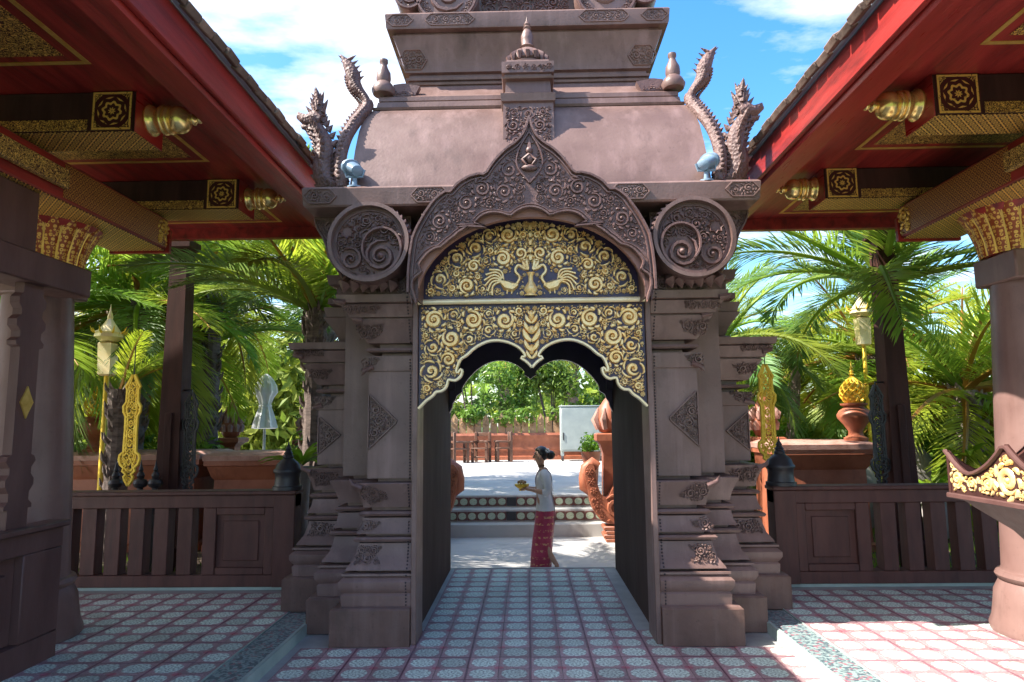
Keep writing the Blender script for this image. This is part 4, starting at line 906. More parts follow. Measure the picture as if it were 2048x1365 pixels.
def lattice_cone(name, x, y, z, r, h, parent):
    m = MB(); prof = lambda t: r * (sin(pi * min(.12 + t * .93, 1)) ** .75) * (1 - .25 * t)
    for k in range(11):
        for d in (1, -1):
            P = []
            for i in range(13):
                t = i / 12; a = 2 * pi * k / 11 + d * t * 2.2; P.append((x + prof(t) * cos(a), y + prof(t) * sin(a), z + h * t))
            m.tube(P, .011, 4)
    m.lathe([(r * .5, z - .01), (r * .55, z + .02), (r * .4, z + .03)], (x, y), 16)
    m.lathe([(.02, z + h * .98), (.035, z + h * 1.03), (.02, z + h * 1.08), (.03, z + h * 1.13), (.012, z + h * 1.2), (.02, z + h * 1.26), (.006, z + h * 1.36), (.001, z + h * 1.55)], (x, y), 10)
    return part(name, m, YGOLD, parent, angle=50)
for x, y, z, lab in ((3.93, 8.42, 1.30, 'terracotta urn holding a gold lattice cone on the right planter'), (-5.60, 8.75, 1.242, 'terracotta urn holding a gold lattice cone beside the left column')):
    t = thing('urn', (x, y, z), lab, 'urn', 'urns with gold lattice cones')
    m = MB(); m.lathe([(.13, z), (.14, z + .03), (.085, z + .06), (.08, z + .11), (.13, z + .19), (.195, z + .27), (.20, z + .31), (.17, z + .36), (.115, z + .395), (.11, z + .41), (.15, z + .425), (.155, z + .445), (.11, z + .45)], (x, y), 24); part('body', m, TERRA, t, angle=45)
    lattice_cone('lattice_cone', x, y, z + .45, .165, .34, t)
def bud_post(x, y, z0, zc, r, lab, cat='finial'):
    t = thing('lotus_bud_post', (x, y, z0), lab, cat, 'terracotta lotus bud posts')
    m = MB(); m.loft([(z, x - w, x + w, y - w, y + w) for z, w in ((z0, r * 1.0), (z0 + .06, r * 1.0), (z0 + .07, r * .62), (zc - .16, r * .62), (zc - .10, r * .9), (zc - .08, r * 1.12), (zc - .02, r * 1.16), (zc, r * 1.0))]); part('post', m, TERRA, t, angle=30)
    m = MB(); H = r * 3.2; m.lathe([(r * .45, zc), (r * .62, zc + H * .03), (r * .9, zc + H * .2), (r * .98, zc + H * .33), (r * .82, zc + H * .55), (r * .5, zc + H * .78), (r * .2, zc + H * .93), (.004, zc + H)], (x, y), 18)
    b = part('bud', m, TERRA, t, angle=50); m = MB()
    for k in range(10):
        a = 2 * pi * k / 10
        for zz, rr, q in ((.16, .84, .0), (.40, .92, .31)):
            a2 = a + q; m.tube([(x + r * rr * cos(a2), y + r * rr * sin(a2), zc + H * zz), (x + r * (rr + .08) * cos(a2), y + r * (rr + .08) * sin(a2), zc + H * (zz + .14)), (x + r * (rr - .2) * cos(a2), y + r * (rr - .2) * sin(a2), zc + H * (zz + .30))], [r * .2, r * .24, .003], 5)
    part('petals', m, TERRATOP, b, angle=60); return t
bud_post(3.24, 9.6, .02, 1.33, .19, 'terracotta lotus bud on a square post behind the right planter')
bud_post(2.80, 9.9, .02, 1.36, .18, 'terracotta lotus bud post half hidden by the gateway right side')
bud_post(-5.25, 12.0, .02, 1.36, .20, 'terracotta lotus bud post between palms far behind the left balustrade')
bud_post(-4.1, 12.6, .02, 1.30, .18, 'smaller terracotta lotus bud post by the left garden shrubs')
# slender dark posts and pierced banners
def banner(x, y, z0, z1, w, mat, lab, name='filigree_banner', grp='pierced hanging banners', par=None, rot=0):
    SIL = [(0, 0), (.35, .05), (.45, .08), (.25, .10), (.6, .13), (.5, .16), (.85, .19), (1.0, .235), (.95, .27), (.6, .30), (.55, .5), (.58, .62), (.8, .66), (.85, .71), (.58, .75), (.55, .86), (.7, .89), (.4, .94), (.1, 1.0)]
    H = z1 - z0; M = Matrix.Translation((x, y, 0)) @ Matrix.Rotation(rot, 4, 'Z')
    mf = lambda a, z, h: tuple(M @ Vector((a, -h, z))); mb2 = MB()
    for side in (1, -1):
        f2 = (lambda a, z, h, sd=side: mf(a, z, h * sd))
        L = [(w * a, z0 + H * b) for a, b in SIL]; full = L + [(-a, z) for a, z in L[::-1]]
        for q in (1, -1): ribbon(mb2, [(q * a, z) for a, z in L], w * .17, .014, f2); ribbon(mb2, [(q * a * .62, z0 + H * .03 + (z - z0) * .96) for a, z in L[3:]], w * .10, .010, f2)
        scrollfill(mb2, full, f2, .012, (w * .46, w * .32, w * .2, w * .13), 4, wk=.26, tries=1500)
        for k in range(9):
            z = z0 + H * (.18 + .085 * k); ribbon(mb2, [(-w * .5, z), (0, z + w * .7), (w * .5, z)], w * .11, .012, f2); ribbon(mb2, [(-w * .5, z + w * .7), (0, z), (w * .5, z + w * .7)], w * .09, .012, f2)
    ha = MB(); ha.tube([(x, y, z1 - .01), (x, y, z1 + .06), (x + .0, y, z1 + .30)], .006, 5)
    if par: return part('pierced_banner', mb2, mat, par, angle=60)
    t = thing(name, (x, y, z0), lab, 'banner', grp); part('filigree', mb2, mat, t, angle=60); part('hanging_cord', ha, BLACKMETAL, t); return t
for s, nm in ((-1, 'left'), (1, 'right')):
    x, y = s * 3.98, 7.6; t = thing('banner_post', (x, y, .02), 'tall slender dark wooden post behind the %s balustrade, with a pierced banner on it, blackened as if in shade' % nm, 'post', 'dark wooden banner posts')
    m = MB(); m.loft([(.02, x - .17, x + .17, y - .16, y + .16), (.25, x - .17, x + .17, y - .16, y + .16), (.28, x - .14, x + .14, y - .13, y + .13), (1.6, x - .115, x + .115, y - .115, y + .115), (3.55, x - .095, x + .095, y - .095, y + .095), (3.58, x - .14, x + .14, y - .14, y + .14), (3.66, x - .14, x + .14, y - .14, y + .14)]); part('shaft', m, DARKWOOD, t)
    m = MB(); m.box(x - .04, x + .04, y - .145, y - .134, .4, 1.7, .004); part('raised_strip', m, DARKWOOD, t)
    bxx = x + (.21 if s < 0 else -.22); banner(bxx, y - .06, .80, 1.92, .10, BLACKMETAL, '', par=t)  # banner coloured black to stand for its silhouette in shade
    m = MB(); m.tube([(x, y, 1.95), (bxx, y - .06, 1.95), (bxx, y - .06, 1.9)], .012, 6); part('bracket', m, BLACKMETAL, t)
banner(-4.12, 7.0, .955, 2.09, .105, YGOLD, 'yellow gold pierced banner hanging left of the dark post, over the left balustrade')
banner(2.46, 7.2, 1.02, 2.13, .105, YGOLD, 'yellow gold pierced banner hanging beside the gateway right piers')
for x, k in ((-4.46, 'left of'), (-4.03, 'right of'), (-4.19, 'half behind')):
    m = MB(); m.lathe([(.03, .62), (.03, .9), (.06, .915), (.075, .95), (.06, .985), (.03, 1.0), (.042, 1.03), (.03, 1.06), (.018, 1.075), (.025, 1.09), (.012, 1.13), (.001, 1.20)], (x, 7.35), 14); m.box(x - .04, x + .04, 7.31, 7.39, .02, .62, .004)
    solo('metal_finial', m, BLACKMETAL, (x, 7.35, .02), 'small black metal finial %s the gold banner behind the left balustrade' % k, 'finial', 'black metal finials')
t = thing('lantern_pole', (-5.22, 8.3, .02), 'golden tiered lantern pole between palms on the left', 'lantern', 'golden lanterns')
def lantern(t, x, y, z):
    m = MB(); m.lathe([(.03, .02), (.03, z - .75), (.025, z - .74)], (x, y), 10); part('pole', m, YGOLD, t)
    m = MB(); m.loft([(q, x - w, x + w, y - w, y + w) for q, w in ((z - .74, .05), (z - .72, .075), (z - .34, .085), (z - .32, .06))]); part('panel_box', m, GOLDPALE, t)
    m = MB(); m.lathe([(.10, z - .31), (.17, z - .26), (.16, z - .22), (.17, z - .20), (.13, z - .18), (.06, z - .08), (.03, z - .03), (.035, z), (.01, z + .08), (.001, z + .16)], (x, y), 8); rf = part('tiered_roof', m, GOLDPALE, t, angle=30)
    for k in range(8):
        a = 2 * pi * k / 8; m = MB(); m.tube([(x + .14 * cos(a), y + .14 * sin(a), z - .22), (x + .19 * cos(a), y + .19 * sin(a), z - .19), (x + .215 * cos(a), y + .215 * sin(a), z - .13)], [.016, .014, .001], 5); part('upturned_tip', m, YGOLD, rf)
lantern(t, -5.22, 8.3, 2.92)
t = thing('lantern_pole', (4.88, 10, .02), 'golden tiered lantern pole seen behind the palm fronds on the right', 'lantern', 'golden lanterns'); lantern(t, 4.88, 10, 3.36)
# folded white parasol
t = thing('parasol', (-5.62, 14.5, .29), 'folded white parasol tied in the middle, in the left garden', 'parasol')
m = MB(); m.lathe([(.03, .29), (.03, 2.66)], (-5.62, 14.5), 8); part('pole', m, STEELM, t)
m = MB(); R = []
for r, z in ((.19, 1.50), (.25, 1.52), (.20, 1.72), (.125, 1.95), (.11, 2.02), (.16, 2.16), (.235, 2.27), (.21, 2.42), (.12, 2.58), (.025, 2.67)):
    R.append([(-5.62 + r * (1 + .14 * cos(8 * a)) * cos(a), 14.5 + r * (1 + .14 * cos(8 * a)) * sin(a), z) for a in [2 * pi * k / 32 for k in range(32)]])
m.rings(R); part('canopy', m, WHITECLOTH, t, angle=70)
m = MB(); m.lathe([(.125, 1.96), (.135, 1.985), (.125, 2.01)], (-5.62, 14.5), 16); part('tie', m, WHITECLOTH, t)
# terracotta stair guards with scrolls
for s in (-1, 1):
    x, y = s * 1.24 if s > 0 else -1.53, 11.3
    t = thing('stair_guard', (x, y, -.33), 'terracotta scrolled stair guard with lotus bud at the %s of the courtyard steps' % ('right' if s > 0 else 'left'), 'stair guard', 'terracotta stair guards')
    X = lambda a: x + s * a
    for k in range(4):
        m = MB(); m.box(X(-.06 - .03 * (k % 2)), X(.55), y - .2, y + .2, -.328 + .062 * k, -.268 + .062 * k, .012); part('plinth_course', m, TERRA, t)
    m = MB(); P = smooth([(-.30, .90), (-.38, .80), (-.36, .68), (-.33, .50), (-.28, .25), (-.20, .08), (-.05, -.06), (.55, -.07), (.55, .60), (.20, .66), (.06, .50), (.0, .36), (-.10, .38), (-.16, .52), (-.20, .80), (-.24, .90)], 2)
    m.prism([(X(a), z) for a, z in P], y - .16, y + .16); b = part('scroll_body', m, TERRA, t)
    m = MB(); mf = lambda a, z, h: (X(a), y - .161 - h, z)
    spiral(m, .12, .22, .20, 2.5, -1, mf, .04, 1.8, .2); scrollfill(m, P, mf, .02, (.07, .05, .03), 3, avoid=[(.12, .22, .22)]); part('carving', m, TERRA, b, angle=60)
    m = MB(); m.tube([(X(-.27), y, .46), (X(-.36), y, .52), (X(-.36), y, .66), (X(-.33), y, .82), (X(-.22), y, .9), (X(-.14), y, .84)], [.09, .10, .10, .10, .10, .08], 10); part('curled_head', m, TERRA, t, angle=60)
    m = MB(); m.loft([(z, X(.10) - w, X(.10) + w, y + .2 - w, y + .2 + w) for z, w in ((.30, .15), (1.05, .14), (1.08, .15), (1.20, .19), (1.26, .25), (1.36, .25), (1.38, .22))]); part('post', m, TERRA, t, angle=30)
    m = MB(); m.lathe([(.12, 1.381), (.18, 1.40), (.235, 1.52), (.245, 1.62), (.20, 1.78), (.10, 1.92), (.04, 1.99), (.004, 2.06)], (X(.10), y + .2), 16); bd = part('lotus_bud', m, TERRA, t, angle=60)
    m = MB()
    for k in range(9):
        a = 2 * pi * k / 9; m.tube([(X(.10) + .2 * cos(a), y + .2 + .2 * sin(a), 1.45), (X(.10) + .265 * cos(a), y + .2 + .265 * sin(a), 1.60), (X(.10) + .2 * cos(a), y + .2 + .2 * sin(a), 1.80)], [.05, .06, .004], 5)
    part('petals', m, TERRATOP, bd, angle=60)
# terrace wall, frieze, chairs, trolley, pot
t = thing('terrace_wall', (0, 24.6, .296), 'long low terracotta wall with a tan carved frieze under the shrubs at the back', 'wall')
m = MB(); m.prismx([(24.35, .30), (24.35, .42), (24.42, .44), (24.42, .60), (24.38, .66), (24.40, .95), (24.36, 1.05), (24.30, 1.16), (24.34, 1.24), (25, 1.24), (25, .30)], -8, 8); part('moulded_base', m, TERRA, t, angle=30)
rng = random.Random(5)
for k in range(34):
    x = -4.6 + .28 * k; m = MB(); h = rng.uniform(.60, .74)
    m.prism([(x - .13, 1.241), (x - .11, 1.241 + h * .75), (x, 1.241 + h), (x + .11, 1.241 + h * .75), (x + .13, 1.241)], 24.5, 24.62); p = part('frieze_panel', m, TAN, t)
    m = MB(); spiral(m, x, 1.55, .08, rng.uniform(0, 6), rng.choice((1, -1)), planeY(24.499), .03, 1.3, .25); leaf(m, x, 1.66, 1.57, .16, .04, 0, planeY(24.499), .03); part('carving', m, TAN, p, angle=60)
def chair(x, y, rot, lab, proto=None):
    t = thing('chair', (x, y, .30), lab, 'chair', 'wooden chairs on the terrace')
    M = Matrix.Translation((x, y, .30)) @ Matrix.Rotation(rot, 4, 'Z')
    def q(name, *b):
        m = MB(); m.box(*b, .01); m.v = [tuple(M @ Vector(p)) for p in m.v]; part(name, m, CHAIRW, t)
    for a in (-1, 1):
        q('leg', a * .24 - .045, a * .24 + .045, -.27, -.18, 0, .43); q('leg', a * .24 - .045, a * .24 + .045, .18, .27, 0, 1.0)
        q('armrest', a * .25 - .055, a * .25 + .055, -.30, .178, .65, .71); q('arm_post', a * .24 - .04, a * .24 + .04, -.26, -.18, .482, .649)
    q('seat', -.29, .29, -.29, .27, .431, .48); q('top_slat', -.21, .21, .215, .245, .86, .98); q('back_slat', -.21, .21, .215, .245, .64, .72); q('stretcher', -.21, .21, -.235, -.205, .15, .20)
chair(-2.3, 22.9, 1.9, 'brown wooden armchair at the far left of the terrace, by the passage edge'); chair(-1.6, 23.2, -.2, 'brown wooden armchair in the middle of the three'); chair(-.85, 23.3, -1.4, 'dark brown wooden armchair turned sideways, nearest to the trolley')
t = thing('metal_trolley', (1.78, 23.5, .296), 'light grey sheet metal trolley cabinet on castors at the terrace wall', 'trolley')
m = MB(); m.box(1.08, 2.48, 23.25, 23.9, .62, 2.12, .02); part('cabinet', m, STEELM, t)
for k in range(1):
    m = MB(); m.box(1.12 + .68 * k, 2.44 + .68 * k, 23.228, 23.249, .68, 2.06, .008); d = part('door', m, STEELM, t)
    m = MB(); m.box(1.15, 1.19, 23.205, 23.227, 1.0, 1.25, .004); part('handle', m, BLACKMETAL, d)
m = MB(); m.box(1.05, 2.51, 23.22, 23.93, 2.121, 2.16, .01); part('lid', m, STEELM, t)
for x in (1.14, 2.42):
    for y in (23.32, 23.82):
        m = MB(); m.lathe([(.02, -.03), (.08, -.03), (.085, 0), (.08, .03), (.02, .03)], M=Matrix.Translation((x, y, .382)) @ Matrix.Rotation(pi / 2, 4, 'Y'), n=14); w = part('castor', m, BLACKMETAL, t)
        m = MB(); m.box(x - .045, x + .045, y - .03, y + .03, .47, .619, .004); part('fork', m, STEELM, w)

# ================================================================== PLANTS
def frond_mesh(name, L, droop, n, ll, mat, seed, wid=.012):
    r = random.Random(seed); mb = MB(); N = 16; P = []; x = z = y = 0; side = r.uniform(-.25, .25)
    for i in range(N + 1):
        t = i / N; a = -droop * t ** 1.4; P.append(Vector((x, y, z))); x += L / N * cos(a); z += L / N * sin(a); y += L / N * side * t
    mb.tube(P, [.022 * (1 - .85 * i / N) for i in range(N + 1)], 4); nr = len(mb.f)
    for k in range(n):
        t = .13 + .87 * (k + .5) / n; f = t * N; i = min(int(f), N - 1); p = P[i].lerp(P[i + 1], f - i); T = (P[i + 1] - P[i]).normalized()
        S = Vector((-T.y, T.x, 0)).normalized(); U = S.cross(T); U = U if U.z > 0 else -U
        for sd in (-1, 1):
            fw = radians(r.uniform(42, 60) - 14 * t); l = ll * (sin(pi * (.14 + .80 * t)) ** .7) * r.uniform(.82, 1.1)
            D = T * cos(fw) + S * sd * sin(fw) + U * r.uniform(.05, .55) * (1 - .4 * t); D.normalize(); Wd = (T - D * T.dot(D)).normalized() * wid
            g = Vector((0, 0, -1)) * l * r.uniform(.10, .38)
            a0 = p; a1 = p + D * l * .35 + g * .12; a2 = p + D * l * .72 + g * .5; a3 = p + D * l + g
            mb.add([a0, a1 + Wd, a1 - Wd, a2 + Wd * .7, a2 - Wd * .7, a3], [(0, 2, 1), (1, 2, 4, 3), (3, 4, 5)])
    me = mb.mesh(name, mat, recalc=False, angle=60); me.materials.append(LEAF_ORG if 'yellow' in mat.name else LEAF_MD)
    for q in range(nr): me.polygons[q].material_index = 1
    return me
FR = {}
for key, mat in (('dk', LEAF_DK), ('yg', LEAF_YG), ('md', LEAF_MD)):
    FR[key] = [frond_mesh('frond', 1.0, d, n, .25, mat, 10 + i, .0052) for i, (d, n) in enumerate(((.5, 92), (.9, 88), (1.3, 90), (1.7, 84)))]
def palm(x, y, z0, z1, r, nf, L, keys, seed, label, name='palm_tree', bark=None, lean=(0, 0), el=(78, -38), az=None, vmax=3, group='palms in the garden'):
    R = random.Random(seed); t = thing(name, (x, y, z0), label, 'palm tree', group); bark = bark or BARK
    m = MB(); prof = []; N = 26
    for i in range(N + 1):
        q = i / N; prof.append((q, r * (1.25 - .35 * q + .10 * (i % 2) + (.25 if q > .88 else 0))))
    m.rings([[(x + lean[0] * q + rr * cos(2 * pi * k / 12), y + lean[1] * q + rr * sin(2 * pi * k / 12), z0 + (z1 - z0) * q) for k in range(12)] for q, rr in prof]); tk = part('trunk', m, bark, t, angle=20)
    m = MB()   # old leaf bases
    for k in range(int(26 + 20 * (z1 - z0))):
        q = R.uniform(.12, 1) ** .6; a = k * 2.4; rr = r * 1.12; zc = z0 + (z1 - z0) * q; c = Vector((x + lean[0] * q, y + lean[1] * q, zc)); e = Vector((cos(a), sin(a), 0))
        m.tube([c + e * rr * .85, c + e * rr * 1.25 + Vector((0, 0, .05)), c + e * rr * 1.4 + Vector((0, 0, .12))], [r * .32, r * .22, r * .05], 4)
    part('leaf_bases', m, bark, tk, angle=30, kind='stuff')
    nf = int(nf * 1.45)
    for k in range(nf):
        q = (k + .5) / nf; e = radians(el[0] + (el[1] - el[0]) * q + R.uniform(-9, 9)); a = (k * 2.39996 + R.uniform(-.25, .25)) if az is None else radians(R.uniform(*az))
        key = keys[R.randrange(len(keys))]; v = min(vmax, max(0, int(R.gauss(1.3 + .9 * q, .8)))); o = link('frond', FR[key][v], t, Vector((x + lean[0], y + lean[1], z1 - .02)) - t.location)
        l = L * R.uniform(.82, 1.12) * (1 - .15 * (1 - q)); o.scale = (l, l, l); o.rotation_euler = (R.uniform(-.3, .3), -e, a)
    return t
palm(-2.62, 8.25, .02, 2.95, .11, 20, 2.1, ('dk', 'md', 'yg', 'md'), 3, 'palm with orange leaf stalks right behind the gateway left piers', el=(82, 12), vmax=1)
palm(-5.60, 9.6, .02, 3.35, .12, 20, 2.5, ('yg', 'md', 'dk'), 4, 'tall palm with dark trunk between the lantern pole and the left post')
palm(-4.92, 8.1, .02, 2.0, .105, 4, 1.0, ('yg', 'yg', 'md'), 5, 'short stout palm with patterned trunk in front of the lantern pole', el=(66, 35), az=(-35, 35))
palm(-5.9, 11.3, .02, 2.7, .13, 18, 2.3, ('yg', 'md'), 6, 'yellow green palm behind the long terracotta planter', el=(84, 28), vmax=1)
palm(-7.3, 9.0, .02, 3.0, .14, 18, 2.7, ('yg', 'md'), 7, 'yellow green palm at the far left beside the column')
palm(-3.2, 14.8, .02, 4.6, .14, 20, 2.8, ('md', 'yg', 'dk'), 8, 'tall palm farther back in the middle of the left garden')
palm(-6.6, 13.5, .02, 4.4, .15, 20, 3.0, ('md', 'yg'), 9, 'tallest palm in the back row of the left garden')
palm(-5.0, 10.6, .02, 3.9, .12, 18, 1.9, ('yg', 'yg', 'md'), 31, 'yellow green palm whose crown fills the gap above the long terracotta planter', el=(85, 34), vmax=1)
palm(-8.6, 11.0, .02, 3.4, .14, 18, 2.8, ('yg', 'md'), 32, 'yellow green palm behind the lantern pole at the far left')
palm(-3.7, 12.4, .02, 3.7, .12, 15, 2.3, ('yg', 'md'), 41, 'green palm behind the smaller left lotus bud post', el=(82, 20), vmax=1)
palm(-7.2, 12.2, .02, 3.3, .12, 16, 2.6, ('yg', 'md', 'yg'), 42, 'yellow green palm between the left column and the tallest back palm')
palm(3.3, 12.6, .02, 2.9, .12, 18, 2.3, ('yg', 'yg', 'md'), 51, 'yellow green palm in the back row just right of the gateway')
palm(5.6, 11.4, .02, 2.6, .13, 18, 2.2, ('yg', 'yg', 'md'), 52, 'yellow green palm behind the right dark post')
palm(7.0, 13.4, .02, 3.2, .13, 18, 2.5, ('yg', 'md'), 53, 'tallest palm in the back row of the right garden')
palm(4.16, 7.97, .02, 3.15, .075, 15, 2.3, ('dk', 'md', 'dk'), 13, 'dark green palm arching over the right balustrade beside the dark post', el=(72, 2), vmax=2)
palm(2.9, 10.2, .02, 2.75, .11, 14, 2.0, ('dk', 'md'), 14, 'palm just behind the gateway right piers')
palm(6.2, 9.9, .02, 1.95, .17, 22, 2.5, ('yg', 'yg', 'md'), 15, 'bright yellow green palm with pale trunk beside the right column', bark=PINKBARK)
palm(7.6, 10.8, .02, 2.3, .16, 18, 2.4, ('yg', 'md'), 16, 'yellow green palm partly hidden by the right column', bark=PINKBARK)
palm(5.0, 13.0, .02, 2.0, .14, 18, 2.3, ('md', 'yg'), 17, 'low palm at the back of the right garden')
palm(3.95, 10.8, .02, 2.5, .06, 8, 1.4, ('md', 'yg'), 18, 'thin pale trunked palm behind the terracotta lotus bud', bark=PINKBARK, lean=(.25, 0))
palm(-1.2, 34, .29, 5.2, .2, 20, 3.6, ('yg', 'md'), 19, 'distant palm seen through the left lobe of the gateway arch')
palm(2.2, 33, .29, 5.5, .2, 20, 3.6, ('yg', 'md'), 20, 'distant palm seen through the right lobe of the gateway arch')

def leaf_cloud(cs, n, size, seed, mat, name='foliage', up=.35):
    """cs: list of (centre, radii) ellipsoids; leaf blades spread through each one, denser towards its surface"""
    rs = np.random.RandomState(seed); V = []; w = np.array([a[1][0] * a[1][2] for a in cs]); w = (w / w.sum() * n).astype(int) + 1
    for (c, r), k in zip(cs, w):
        d = rs.normal(size=(k, 3)); d /= np.linalg.norm(d, axis=1)[:, None]; rad = rs.uniform(.35, 1, k) ** .55 * (1 + .18 * np.sin(d[:, 0] * 7 + d[:, 2] * 5 + c[0]))
        p = np.array(c) + d * rad[:, None] * np.array(r)
        nrm = d * .8 + rs.normal(size=(k, 3)) * .55 + np.array([0, 0, up]); nrm /= np.linalg.norm(nrm, axis=1)[:, None]
        t = np.cross(nrm, rs.normal(size=(k, 3))); t /= np.linalg.norm(t, axis=1)[:, None]; b = np.cross(nrm, t); s = (size * rs.uniform(.6, 1.3, k))[:, None]
        V.append(np.stack([p - t * s, p + b * s * .38 + nrm * s * .12, p + t * s - nrm * s * .15, p - b * s * .38 + nrm * s * .12], 1).reshape(-1, 3))
    V = np.concatenate(V); m = len(V) // 4; me = bpy.data.meshes.new(name)
    me.vertices.add(len(V)); me.vertices.foreach_set('co', V.astype(np.float32).ravel())
    idx = np.arange(m)[:, None] * 4; F = np.concatenate([idx + [0, 1, 2], idx + [0, 2, 3]], 1).reshape(-1)
    me.loops.add(len(F)); me.loops.foreach_set('vertex_index', F.astype(np.int32)); me.polygons.add(2 * m)
    me.polygons.foreach_set('loop_start', (np.arange(2 * m) * 3).astype(np.int32)); me.update(calc_edges=True); me.materials.append(mat); return me
def shrub(name, base, blobs, n, size, seed, mat, label, cat, group=None, trunk=.05):
    t = thing(name, base, label, cat, group); B = Vector(base)
    link('foliage', leaf_cloud([(tuple(Vector(c) - B), r) for c, r in blobs], n, size, seed, mat), t)
    m = MB(); R = random.Random(seed)
    for c, r in blobs:
        a = B + Vector((R.uniform(-.05, .05), R.uniform(-.05, .05), 0)); c = Vector(c); m.tube([a, a.lerp(c, .5) + Vector((0, 0, .1)), c], [trunk, trunk * .7, trunk * .3], 6)
    part('stems', m, BARK, t); return t
R_ = random.Random(21)
BK = ['broad leafed shrub at the left end behind the terrace chairs', 'broad leafed shrub over the wooden chairs behind the terrace', 'tall bushy shrub behind the woman at the back of the terrace', 'rounded bright shrub left of the grey trolley', 'bushy shrub standing directly behind the grey trolley', 'broad leafed shrub at the right end of the terrace wall']
for i in range(6):
    x = -3.6 + 1.5 * i; B = []
    for k in range(6): B.append(((x + R_.uniform(-.7, .7), 25.9 + R_.uniform(-.5, .5), 1.9 + R_.uniform(-.1, 1.9)), (R_.uniform(.5, .85), .6, R_.uniform(.4, .65))))
    for k in range(2): B.append(((x + R_.uniform(-.7, .7), 24.45 + R_.uniform(-.1, .1), 1.75 + R_.uniform(0, .35)), (.45, .25, .3)))
    shrub('broadleaf_shrub', (x, 25.8, .3), B, 2600, .11, 50 + i, LEAF_SH, BK[i], 'shrub', 'shrubs behind the terrace wall')
def rosette(x, y, z, n, L, lab, seed, mat=LEAF_FERN, name='birds_nest_fern', group='bright green ferns', w=.05):
    t = thing(name, (x, y, z), lab, 'fern', group); R = random.Random(seed)
    for k in range(n):
        a = k * 2.4 + R.uniform(-.2, .2); e = R.uniform(.75, 1.35) - .5 * (k / n); l = L * R.uniform(.75, 1.15); m = MB(); rr = []
        px, pz = .02, 0.
        for i in range(6):
            q = i / 5; ww = w * (sin(pi * (.12 + .86 * q)) ** .7); T = Vector((cos(a), sin(a), 0)); S = Vector((-sin(a), cos(a), 0))
            c = Vector((x, y, z)) + T * px + Vector((0, 0, pz)); rr.append([tuple(c + S * ww + Vector((0, 0, ww * .4))), tuple(c), tuple(c - S * ww + Vector((0, 0, ww * .4)))]); px += l / 5 * cos(e); pz += l / 5 * sin(e); e -= .26
        m.rings(rr, cap=False, closed=False); part('fern_leaf', m, mat, t, angle=60, recalc=False)
rosette(-2.48, 7.35, 1.10, 16, .45, 'bright bird nest fern by the gateway left piers, above the black finial', 1)
m = MB(); m.lathe([(.13, .02), (.15, .1), (.10, .5), (.12, 1.0), (.17, 1.10), (.15, 1.11)], (-2.48, 7.35), 14); solo('fern_pedestal', m, ROCK, (-2.48, 7.35, .02), 'dark stone pedestal under the bright fern behind the left balustrade', 'pedestal')
for i, (x, y, z, L, lab) in enumerate(((5.15, 9.0, .55, .6, 'low bright fern left of the others behind the right balustrade'), (5.75, 9.2, .95, .65, 'large bright fern in the middle of the right garden bed'), (5.35, 9.7, 1.2, .6, 'high bright fern behind the right dark post'), (6.55, 9.2, .9, .55, 'bright fern beside the right column'), (4.5, 9.6, 1.0, .5, 'bright fern half behind the right dark post'))):
    rosette(x, y, z, 15, L, lab, 30 + i); m = MB(); m.ball((x, y, (z + .02) / 2), .22, 10, (1.2, 1.1, z * 2.2)); solo('garden_rock', m, ROCK, (x, y, .02), 'rough garden rock carrying the ' + lab.replace('behind', 'near'), 'rock', 'garden rocks')
R_ = random.Random(9)
LB = [(-5.3, 10.5, 1.4, 'bright leafy shrub left of the white parasol'), (-2.9, 10.2, 1.7, 'bright leafy shrub right of the white parasol'), (-6.6, 10.9, 1.6, 'leafy shrub behind the golden lantern pole'), (-3.0, 11.8, 2.4, 'tall leafy shrub close to the gateway left edge'),
      (3.4, 11.6, 1.7, 'leafy shrub behind the right planter'), (4.6, 11.6, 1.6, 'leafy shrub behind the right urn'), (6.6, 11.8, 1.5, 'leafy shrub in the middle of the right garden'), (8.6, 11.8, 1.7, 'leafy shrub at the far right of the garden')]
for i, (x, y, h, lab) in enumerate(LB):
    B = [((x + R_.uniform(-.5, .5), y + R_.uniform(-.4, .4), .5 + R_.uniform(0, 1) * (h - .6)), (R_.uniform(.3, .55), R_.uniform(.3, .5), R_.uniform(.25, .45))) for k in range(8)]
    shrub('leafy_shrub', (x, y, .02), B, 2200, .075, 70 + i, (LEAF_SH, LEAF_FERN)[i % 3 == 0], lab, 'shrub', 'leafy shrubs in the garden beds', .03)
for sd, hmax, seed in ((-1, 4.8, 1), (1, 3.0, 2)):
    R_ = random.Random(seed); B = []
    for k in range(60):
        x = sd * R_.uniform(6.5 if sd < 0 else 3.2, 26); y = R_.uniform(17, 22) + abs(x) * .2; h = hmax * R_.uniform(.55, 1.05); B.append(((x, y, h * .5), (R_.uniform(1, 1.8), 1.0, h * .55)))
    o = link('distant_foliage', leaf_cloud(B, 26000, .19, seed, LEAF_BK)); tag(o, 'dense mass of trees closing the garden at the back', 'trees', kind='stuff')
B = []
R_ = random.Random(4)
for k in range(46): B.append(((R_.uniform(-70, 70), R_.uniform(44, 56), R_.uniform(1.0, 4)), (R_.uniform(3, 5), 2.5, R_.uniform(2, 3.6))))
o = link('distant_trees', leaf_cloud(B, 16000, .5, 5, LEAF_BK)); tag(o, 'far belt of trees beyond the terrace', 'trees', kind='stuff')
